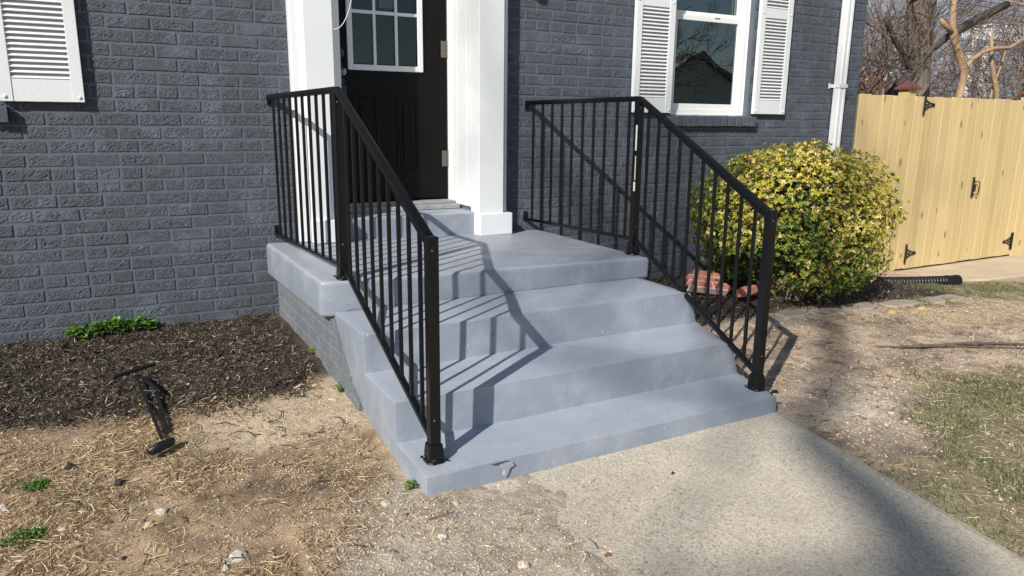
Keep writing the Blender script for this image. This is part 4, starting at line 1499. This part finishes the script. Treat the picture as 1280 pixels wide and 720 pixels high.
# ------------------------------------------------------------------ corrugated drain pipe
dp = thing('drain_pipe', 'black corrugated drain pipe lying on the ground before the wooden gate', 'pipe', (4.1, -.25, -1.05))
A = Vector((3.25, -.10, -1.0)); B = Vector((4.34, -.47, -1.035))
dirv = (B - A)
npx = 150
pts, rads = [], []
for k in range(npx + 1):
    t = k / npx
    p = A + dirv * t + Vector((0, 0, -.012 * sin(pi * t)))
    pts.append(p)
    ph = (k % 4)
    rads.append(.050 if ph in (0, 1) else .043)
pp = MB().tube(pts, rads, 18)
part('corrugated_tube', pp, 'plastic', dp)
d = dirv.normalized()
cp = MB().tube([B - d * .02, B, B + d * .001, B + d * .09, B + d * .092, B + d * .13], [.049, .049, .053, .053, .058, .058], 18, False)
cp.tube([B + d * .13, B + d * .129, B + d * .01], [.058, .051, .046], 18, False)
part('coupler', cp, 'plastic', dp)

# ------------------------------------------------------------------ wooden gate
FY = .12
def board(par, x0, w, z0, z1, seedv):
    rnd = random.Random(seedv)
    n_ = 'board'
    c = .012
    pts = [(x0 + .001, z0), (x0 + w - .001, z0), (x0 + w - .001, z1 - c), (x0 + w - c, z1), (x0 + c, z1), (x0 + .001, z1 - c)]
    yy = FY + rnd.uniform(-.0025, .0025)
    return part('board', MB().prism(pts, 1, yy, yy + .018), 'wood', par, bevel=.0012, seg=1)
def hinge_tri(par, x, z, s):
    # decorative pierced triangular strap hinge
    m = MB()
    y0, y1 = FY - .011, FY - .004
    h = .095
    tip = (x + s * .155, z)
    m.prism([(x, z - h), (x + s * .018, z - h), (x + s * .026, z - .05), (x + s * .026, z + .05), (x + s * .018, z + h), (x, z + h)], 1, y0, y1)
    for sg in (1, -1):
        m.prism([(x + s * .026, z + sg * .048), (x + s * .075, z + sg * .026), (x + s * .14, z + sg * .012), (x + s * .14, z), (x + s * .115, z + sg * .004), (x + s * .07, z + sg * .014), (x + s * .026, z + sg * .030)], 1, y0, y1)
    m.box(min(x + s * .024, x + s * .075), max(x + s * .024, x + s * .075), y0, y1, z - .007, z + .007)
    m.lathe((x + s * .148, y1, z), [(.017, 0), (.017, -.007)], 12, 1)
    m.lathe((x - s * .004, y0 - .002, z - h), [(.008, 0), (.008, 2 * h)], 8)
    part('strap_hinge', m, 'hard', par)
ZB, ZT = -1.03, .605
fence = thing('wooden_fence', 'short new pine board fence section between house corner and gate', 'fence', (4.0, FY, -1.1))
xs = [3.520 + .1585 * i for i in range(6)]
for i, x in enumerate(xs):
    board(fence, x, .1555, -1.06, ZT + random.uniform(-.004, .004), i)
for z in (-.75, -.2, .4):
    part('rail', MB().box(3.53, 4.455, FY + .022, FY + .06, z - .045, z + .045), 'wood', fence)
def post(par, x):
    p = part('post', MB().box(x - .055, x + .055, FY + .063, FY + .172, -1.2, .665), 'wood', par)
    c = MB()
    z = .668; w = .085; yc = FY + .118
    c.box(x - w, x + w, yc - w, yc + w, z, z + .022)
    c.add([(x - w * .9, yc - w * .9, z + .022), (x + w * .9, yc - w * .9, z + .022), (x + w * .9, yc + w * .9, z + .022), (x - w * .9, yc + w * .9, z + .022), (x, yc, z + .09)], [(0, 1, 4), (1, 2, 4), (2, 3, 4), (3, 0, 4)])
    part('post_cap', c, 'capm', p)
post(fence, 4.51)
def leaf(name, label, x0, n, w, s, hx):
    gt = thing('wooden_gate', label, 'gate', (x0 + n * w / 2, FY, ZB), 'new pine board double gate')
    for i in range(n):
        board(gt, x0 + i * w, w - .0010, ZB - .02 + random.uniform(-.004, .004), ZT + random.uniform(-.005, .005), i + 40 + int(x0 * 10))
    for z in (-.85, -.2, .42):
        part('rail', MB().box(x0 + .02, x0 + n * w - .02, FY + .022, FY + .06, z - .04, z + .04), 'wood', gt)
    for z in (.530, -.90):
        hinge_tri(gt, hx, z, s)
    return gt
g1 = leaf('gate', 'left leaf of the new pine double gate with triangular black hinges', 4.474, 7, .1448, 1, 4.600)
g2 = leaf('gate', 'right leaf of the new pine double gate carrying the black latch handle', 5.492, 7, .1445, -1, 6.47)
ld = MB().box(5.575, 5.600, FY - .014, FY - .004, -.385, -.175)
ld.tube([(5.615, FY - .006, -.355), (5.628, FY - .045, -.345), (5.630, FY - .05, -.285), (5.628, FY - .045, -.225), (5.615, FY - .006, -.215)], .006, 6)
ld.box(5.600, 5.64, FY - .010, FY - .004, -.32, -.25)
part('latch', ld, 'hard', g2)
fence2 = thing('wooden_fence', 'pine board fence continuing beyond the right gate leaf', 'fence', (8.0, FY, -1.1))
for i in range(16):
    board(fence2, 6.512 + .1445 * i, .141, -1.08, ZT + random.uniform(-.004, .004), i + 90)
post(fence2, 6.62)
for z in (-.75, .4):
    part('rail', MB().box(6.56, 8.95, FY + .022, FY + .06, z - .045, z + .045), 'wood', fence2)

# ------------------------------------------------------------------ fallen branch, twigs, leaves
def stick(pts, rads, lab, nm='fallen_branch', mat='twiglitter'):
    P = [(x, y, GZ(x, y) + h) for x, y, h in pts]
    o = part(nm, MB().tube(P, rads, 7), mat, None, smooth=True)
    return tag(o, lab, 'branch')
stick([(1.64, -1.70, .012), (1.74, -1.755, .013), (1.86, -1.815, .02), (2.0, -1.865, .016), (2.18, -1.90, .02), (2.40, -1.955, .018), (2.62, -2.06, .02), (2.9, -2.16, .02)], [.004, .006, .009, .010, .008, .0075, .006, .005], 'long crooked fallen branch lying across the dirt on the right')
stick([(2.05, -1.88, .012), (2.2, -1.95, .012), (2.42, -2.04, .012), (2.7, -2.2, .012)], [.006, .005, .004, .003], 'thin side shoot below the long fallen branch')
tw = MB()
rnd = random.Random(31)
for i in range(260):
    side = rnd.random() < .45
    x = rnd.uniform(-2.9, -1.5) if side else rnd.uniform(.35, 3.6)
    y = rnd.uniform(-2.6, -.3) if side else rnd.uniform(-2.9, -1.0)
    a = rnd.uniform(0, pi); ln = rnd.uniform(.03, .11)
    z = GZ(x, y) + .009
    p = [(x, y, z), (x + cos(a) * ln * .5 + rnd.uniform(-.006, .006), y + sin(a) * ln * .5, z + rnd.uniform(0, .01)), (x + cos(a + .3) * ln, y + sin(a + .3) * ln, z)]
    tw.tube(p, [.0022, .0018, .001], 4, False)
kind(part('twig_litter', tw, 'twiglitter', None), 'stuff')
def ondeck(x, y, s, a, col, lab, nm='dry_leaf', h=None):
    z = walk_z(y) + .004 if h is None else h
    m = MB()
    pts = []
    for k in range(12):
        t = 2 * pi * k / 12
        rr = s * (1 + .25 * cos(3 * t))
        pts.append((x + rr * cos(t + a), y + rr * .7 * sin(t + a), z + .004 + .004 * sin(2 * t)))
    m.add(pts + [(x, y, z + .001)], [(k, (k + 1) % 12, 12) for k in range(12)])
    m.c = [col] * len(m.v)
    tag(part(nm, m, 'chip', None), lab, 'leaf')
ondeck(-1.095, -2.775, .013, .4, (.20, .085, .045), 'curled reddish brown leaf on the walkway at the bottom edge')
ondeck(-.575, -2.462, .009, 1.0, (.05, .035, .025), 'small dark leaf in the middle of the walkway')
for q, (pp_, lab) in enumerate((([(-1.10, -2.73), (-1.09, -2.70), (-1.095, -2.665)], 'thin dark twig above the curled leaf on the walkway'),
                ([(-1.235, -2.655), (-1.225, -2.61), (-1.19, -2.575)], 'thin dark twig on the walkway left of the curled leaf'))):
    o = part('twig', MB().tube([(x, y, walk_z(y) + .005) for x, y in pp_], [.0015, .0018, .001], 5), 'twiglitter', None)
    tag(o, lab, 'twig')
cp_ = MB().tube([(.205, -2.195, -.812), (.212, -2.20, -.803), (.228, -2.205, -.802), (.238, -2.205, -.81)], [.006, .008, .008, .005], 8)
tag(part('plastic_scrap', cp_, 'hard', None), 'small curled black scrap on the right corner of the bottom step', 'scrap')

# ------------------------------------------------------------------ trees
def grow(mb, p, d, ln, r, depth, rnd, spread=.6, droop=0.0, minr=.003, tw=None, nseg=4):
    pts = [p.copy()]; rads = [r]
    q = p.copy(); dd = d.copy()
    for i in range(nseg):
        dd = (dd + Vector((rnd.uniform(-1, 1), rnd.uniform(-1, 1), rnd.uniform(-1, 1))) * .16 + Vector((0, 0, -droop))).normalized()
        q = q + dd * (ln / nseg)
        pts.append(q.copy()); rads.append(max(minr, r * (1 - .45 * (i + 1) / nseg)))
    mb.tube(pts, rads, 7 if r > .05 else (5 if r > .015 else 3), False)
    if depth <= 0:
        return
    k = rnd.choice((2, 3, 3)) + (1 if depth > 2 else 0)
    for i in range(k):
        t = rnd.uniform(.35, 1.0)
        j = min(nseg, max(1, int(round(t * nseg))))
        base = pts[j]
        nd = (dd + Vector((rnd.uniform(-1, 1), rnd.uniform(-1, 1), rnd.uniform(-.7, 1))) * spread * 1.3).normalized()
        grow(tw if (tw is not None and depth <= 2) else mb, base, nd, ln * rnd.uniform(.55, .82), max(minr, rads[j] * rnd.uniform(.45, .7)), depth - 1, rnd, spread, droop, minr, tw, nseg)

# tree behind the camera: never in the frame, its shadow lies on the walkway and its branches dapple the steps
sh = thing('bare_tree', 'tall leafless tree behind the camera whose trunk shades the walkway', 'tree', (-16.1, -13.8, -1.2))
kx, ky = -SUN.x / -SUN.z, -SUN.y / -SUN.z
def over(h, x, y):      # point at height h above the yard, up-sun of the yard point (x, y)
    return Vector((x + kx * h, y + ky * h, -.91 + h))
tp = MB()
trk = [(0, -.26, -3.26, .42), (1, -.26, -3.26, .30), (5, -.26, -3.26, .22), (10, -.26, -3.26, .16), (12.6, -.30, -3.30, .135), (13, -.24, -3.22, .125), (13.3, -.06, -2.93, .115), (13.6, .17, -2.42, .09), (13.9, .50, -2.24, .072),
       (14.3, .88, -2.00, .066), (15.05, 1.84, -1.23, .060), (15.8, 2.6, -.6, .05), (17.5, 3.4, -.3, .04), (19, 3.8, .2, .03)]
tpos = [over(h, x, y) for h, x, y, r in trk]
foot = over(12.6, -.30, -3.30)
for q in range(4):          # the lower trunk stands upright
    tpos[q] = Vector((foot.x, foot.y, -1.2 + trk[q][0]))
tp.tube(tpos, [r for *_, r in trk], 14)
part('trunk', tp, 'bark', sh, smooth=True)
tb = MB(); tt = MB()
def limb_(pts):
    tb.tube([over(h, x, y) for h, x, y, r in pts], [r for *_, r in pts], 8, False)
limb_([(12.8, -.27, -3.28, .07), (13.7, -1.12, -2.95, .040), (13.9, -.72, -2.70, .036), (14.1, -.24, -2.42, .034), (14.8, .3, -1.9, .03), (15.6, .8, -1.3, .025), (16.6, 1.2, -.6, .018)])
limb_([(13.8, .4, -2.3, .05), (15.5, -.3, -1.5, .035), (17, -.2, -.9, .028), (18.6, .2, -.3, .02)])
limb_([(15.0, 1.8, -1.25, .04), (16.4, 1.2, -.7, .03), (17.6, 1.4, .4, .022), (18.6, 1.9, 1.4, .015)])
rnd = random.Random(23)
for h, x, y in ((15.2, -.2, -1.6), (16.2, 0, -1.2), (17, -.2, -.9), (16.2, 1.1, -.8), (17.4, 1.3, .2), (14.9, .3, -1.8), (15.9, 1.0, -1.0), (17.8, .0, -.6), (18.2, 3.4, -.1), (16.8, 3.0, -.5)):
    grow(tb, over(h, x, y), Vector((rnd.uniform(-1, 1), rnd.uniform(-1, 1), rnd.uniform(.2, 1))).normalized(), 1.1, .022, 3, rnd, .6, 0, .006, tt)
part('branches', tb, 'bark', sh)
part('twigs', tt, 'twig', sh)

# big trunk beyond the gate
bt = thing('large_tree', 'large grey barked bare tree standing beyond the wooden gate', 'tree', (8.15, 2.5, -1.2))
tm = MB()
tm.tube([(8.20, 2.5, -1.3), (8.13, 2.5, .3), (8.12, 2.5, .8), (8.02, 2.5, 1.35), (7.93, 2.5, 2.0), (7.85, 2.5, 3), (7.9, 2.6, 5), (8.0, 2.6, 7)], [.22, .150, .135, .155, .185, .18, .15, .10], 18)
part('trunk', tm, 'bark', bt, smooth=True)
rnd = random.Random(4)
tb, tt = MB(), MB()
for z, dv, ln, r in ((1.2, (-.8, .3, .5), 1.2, .02), (1.9, (-.9, -.2, .5), 1.3, .025), (2.4, (-.6, .7, .6), 1.4, .03), (1.5, (-.5, .8, .5), 1.2, .02), (3.4, (-1, .1, .4), 1.6, .04)):
    grow(tb, Vector((8.15 - .1 * z, 2.5, z)), Vector(dv).normalized(), ln, r, 4, rnd, .7, .02, .0045, tt)
part('branches', tb, 'bark', bt)
part('twigs', tt, 'twig', bt)
# dark sawn limb leaning across the trunk
lm_ = thing('dark_limb', 'black barked sawn limb rising diagonally across the large trunk', 'branch', (6.6, 1.9, .4))
limb = [(6.1, 1.90, .05), (6.45, 1.90, .45), (6.69, 1.9, .73), (6.94, 1.9, .93), (7.08, 1.9, 1.06), (7.35, 1.9, 1.28), (7.67, 1.9, 1.47), (8.03, 1.9, 1.63), (8.40, 1.9, 1.78), (9.0, 1.95, 1.98)]
part('limb', MB().tube(limb, [.09, .085, .080, .072, .050, .036, .042, .055, .058, .05], 10), 'darkbark', lm_, smooth=True)
fork = [(6.98, 1.88, .96), (6.86, 1.88, 1.10), (6.72, 1.88, 1.24), (6.54, 1.88, 1.39), (6.42, 1.88, 1.52), (6.33, 1.88, 1.60)]
part('fork', MB().tube(fork, [.034, .036, .036, .034, .030, .034], 9), 'darkbark', lm_, smooth=True)
part('fork', MB().tube([(6.40, 1.88, 1.53), (6.43, 1.88, 1.60), (6.47, 1.88, 1.63)], [.026, .024, .022], 7), 'darkbark', lm_, smooth=True)
tn = thing('pruned_tree', 'tan barked pruned tree with sawn off branches beyond the gate', 'tree', (7.6, 1.6, -1.2))
part('trunk', MB().tube([(7.50, 1.6, -1.3), (7.54, 1.6, .3), (7.60, 1.6, .75), (7.66, 1.6, 1.03), (7.45, 1.6, 1.25), (7.30, 1.6, 1.45), (7.24, 1.6, 1.62), (7.20, 1.6, 2.2)], [.07, .052, .050, .050, .048, .052, .04, .015], 10), 'tanbark', tn, smooth=True)
part('branch', MB().tube([(7.27, 1.6, 1.47), (7.13, 1.6, 1.54), (7.0, 1.6, 1.60)], [.034, .030, .028], 8), 'tanbark', tn, smooth=True)
part('branch', MB().tube([(7.66, 1.6, 1.06), (7.78, 1.6, 1.17), (7.95, 1.6, 1.26), (8.22, 1.6, 1.33), (8.59, 1.6, 1.36), (9.2, 1.6, 1.6)], [.034, .030, .027, .025, .023, .018], 8), 'tanbark', tn, smooth=True)
part('branch', MB().tube([(8.7, 1.7, .3), (8.62, 1.7, .8), (8.40, 1.7, 1.15), (8.30, 1.7, 1.5)], [.04, .035, .028, .02], 8), 'tanbark', tn, smooth=True)
tb, tt = MB(), MB()
rnd = random.Random(12)
for p_, dv, ln, r in (((7.2, 1.6, 2.1), (.1, 0, 1), 1.0, .012), ((8.9, 1.6, 1.48), (.3, .2, 1), 1.0, .014), ((9.2, 1.6, 1.6), (-.1, .2, 1), 1.0, .014), ((8.5, 1.7, .3), (.3, .1, 1), 1.1, .016)):
    grow(tb, Vector(p_), Vector(dv).normalized(), ln, r, 3, rnd, .9, .02, .0035, tt)
part('branches', tb, 'tanbark', tn)
part('twigs', tt, 'twig', tn)
# thickets of bare brush behind
for i, (x, y, wx, lab) in enumerate(((9.9, 4.4, .8, 'tangled bare thicket filling the gap beside the house corner'), (7.2, 3.0, .3, 'bare brush just left of the large trunk'),
                                 (11.0, 2.4, .45, 'dense bare thicket at the right edge above the gate'), (12.3, 3.2, .5, 'bare brush in front of the white porch'))):
    t = thing('bare_thicket', lab, 'thicket', (x, y, -1.2))
    tb, tt = MB(), MB()
    rnd = random.Random(50 + i)
    for q in range((20, 7, 11, 7)[i]):
        b = Vector((x + rnd.uniform(-wx, wx), y + rnd.uniform(-.5, .5), -1.2 + rnd.uniform(0, .8)))
        grow(tb, b, Vector((rnd.uniform(-.35, .35), rnd.uniform(-.35, .35), 1)).normalized(), rnd.uniform(1.3, 2.0), .022, 4, rnd, .75, 0, .0042, tt, 3)
    part('stems', tb, 'twig', t)
    kind(part('twigs', tt, 'twig', t), 'stuff')
# row of far bare trees
ft = MB()
rnd = random.Random(88)
for i in range(26):
    b = Vector((14 + i * 1.5 + rnd.uniform(-.5, .5), 26 + rnd.uniform(-3, 3), -1.2))
    grow(ft, b, Vector((rnd.uniform(-.1, .1), 0, 1)).normalized(), rnd.uniform(3, 4.5), .14, 4, rnd, .6, 0, .02, None, 3)
o = part('distant_woods', ft, 'far', None)
kind(o, 'stuff')

# ------------------------------------------------------------------ neighbour houses
nh = thing('neighbour_house', 'pale blue grey sided house beyond the gate behind the trees', 'house', (22, 10, -1.2))
NX0, NX1, NY = 20.9, 33.0, 10.0
part('core', MB().box(NX0 + .05, NX1, NY + .05, NY + 8, -1.3, 6.0), 'siding', nh)
for k in range(48):
    z = -1.2 + k * .15
    b = MB().prism([(NY + .045, z), (NY + .012, z), (NY + .030, z + .149), (NY + .045, z + .149)], 0, NX0, NX1)
    part('siding_board', b, 'siding', nh)
part('roof', MB().prism([(NY - .4, 6.0), (NY + 8.4, 6.0), (NY + 4, 8.2)], 0, NX0 - .4, NX1 + .4), 'roof', nh)
po = thing('white_porch', 'white porch frame with square posts beside the blue grey house', 'porch', (14, 5.2, -1.2))
for x in (13.55, 14.15, 16.4):
    part('post', MB().box(x - .07, x + .07, 5.0, 5.14, -1.2, 2.02), 'white', po, bevel=.01)
part('beam', MB().box(13.3, 14.02, 5.0, 5.15, 2.03, 2.24), 'white', po, bevel=.01)
part('beam', MB().box(14.025, 17.0, 4.98, 5.17, 2.05, 2.36), 'white', po, bevel=.01)
rh = thing('red_brick_house', 'low red brick building with a pale gable trim far beyond the fence', 'house', (21, 12, -1.2))
part('wall', MB().prism([(17.5, -1.2), (22.8, -1.2), (22.8, 1.5), (21.07, 1.95), (19.5, 1.62), (17.5, 1.62)], 1, 12.05, 17.0), 'redbrick', rh)
part('gable_trim', MB().bar((20.6, 12.0, 1.72), (21.07, 12.0, 2.03), .06, .08), 'white', rh)
part('gable_trim', MB().bar((21.09, 12.0, 2.03), (21.6, 12.0, 1.74), .06, .08), 'white', rh)
part('window', MB().box(20.7, 21.0, 11.99, 12.045, .9, 1.5), 'white', rh)
# house across the street (seen only mirrored in the window glass)
oh = thing('facing_house', 'grey gabled house across the street mirrored in the window glass', 'house', (27, -30, -1.3))
part('wall', MB().prism([(24, -1.3), (34, -1.3), (34, 1.6), (29, 4.0), (24, 1.6)], 1, -38.0, -30.0), simple('beige_siding', (.70, .69, .64), .7), oh)
part('roof', MB().prism([(23.6, 1.45), (29, 4.05), (34.4, 1.45), (34.4, 1.65), (29, 4.3), (23.6, 1.65)], 1, -38.4, -29.6), simple('grey_roof', (.30, .30, .29), .9), oh)
for x in (25.5, 28.2, 31.5):
    part('window', MB().box(x, x + 1.1, -29.99, -29.95, -.2, 1.2), 'dark', oh)

for (x, y, h, lab) in ((20.5, -24, 6.5, 'bare street tree mirrored at the left of the window glass'), (33, -27, 7.5, 'bare street tree mirrored beside the facing house')):
    t = thing('bare_tree', lab, 'tree', (x, y, -1.3))
    tb = MB()
    rnd = random.Random(int(x))
    part('trunk', MB().tube([(x, y, -1.3), (x + .1, y, .6), (x, y, 2.2)], [.2, .16, .13], 10), 'bark', t)
    for q in range(6):
        grow(tb, Vector((x, y, 1.2 + q * .2)), Vector((rnd.uniform(-.8, .8), rnd.uniform(-.6, .6), 1)).normalized(), h * .32, .07, 4, rnd, .6, 0, .012, None, 3)
    part('branches', tb, 'twig', t)

def tread_z(x, y):
    x = np.asarray(x); y = np.asarray(y)
    z = np.where(y > -1.17, -.345 - (x + 1.5) / 1.82 * .033, np.where(y > -1.565, -.487, np.where(y > -1.91, -.6535, -.817)))
    return z + .0005
crumbs(150, -1.40, .18, -2.19, -.15, lambda x, y: (np.minimum.reduce([abs(y + 1.18), abs(y + 1.575), abs(y + 1.92)]) > .025) * .5 * sstep(fbm(x, y, 3, 2), .3, .6), .001, .0032, PALE + [(.7, .7, .7), (.06, .05, .04)], 'tread_grit', tread_z)
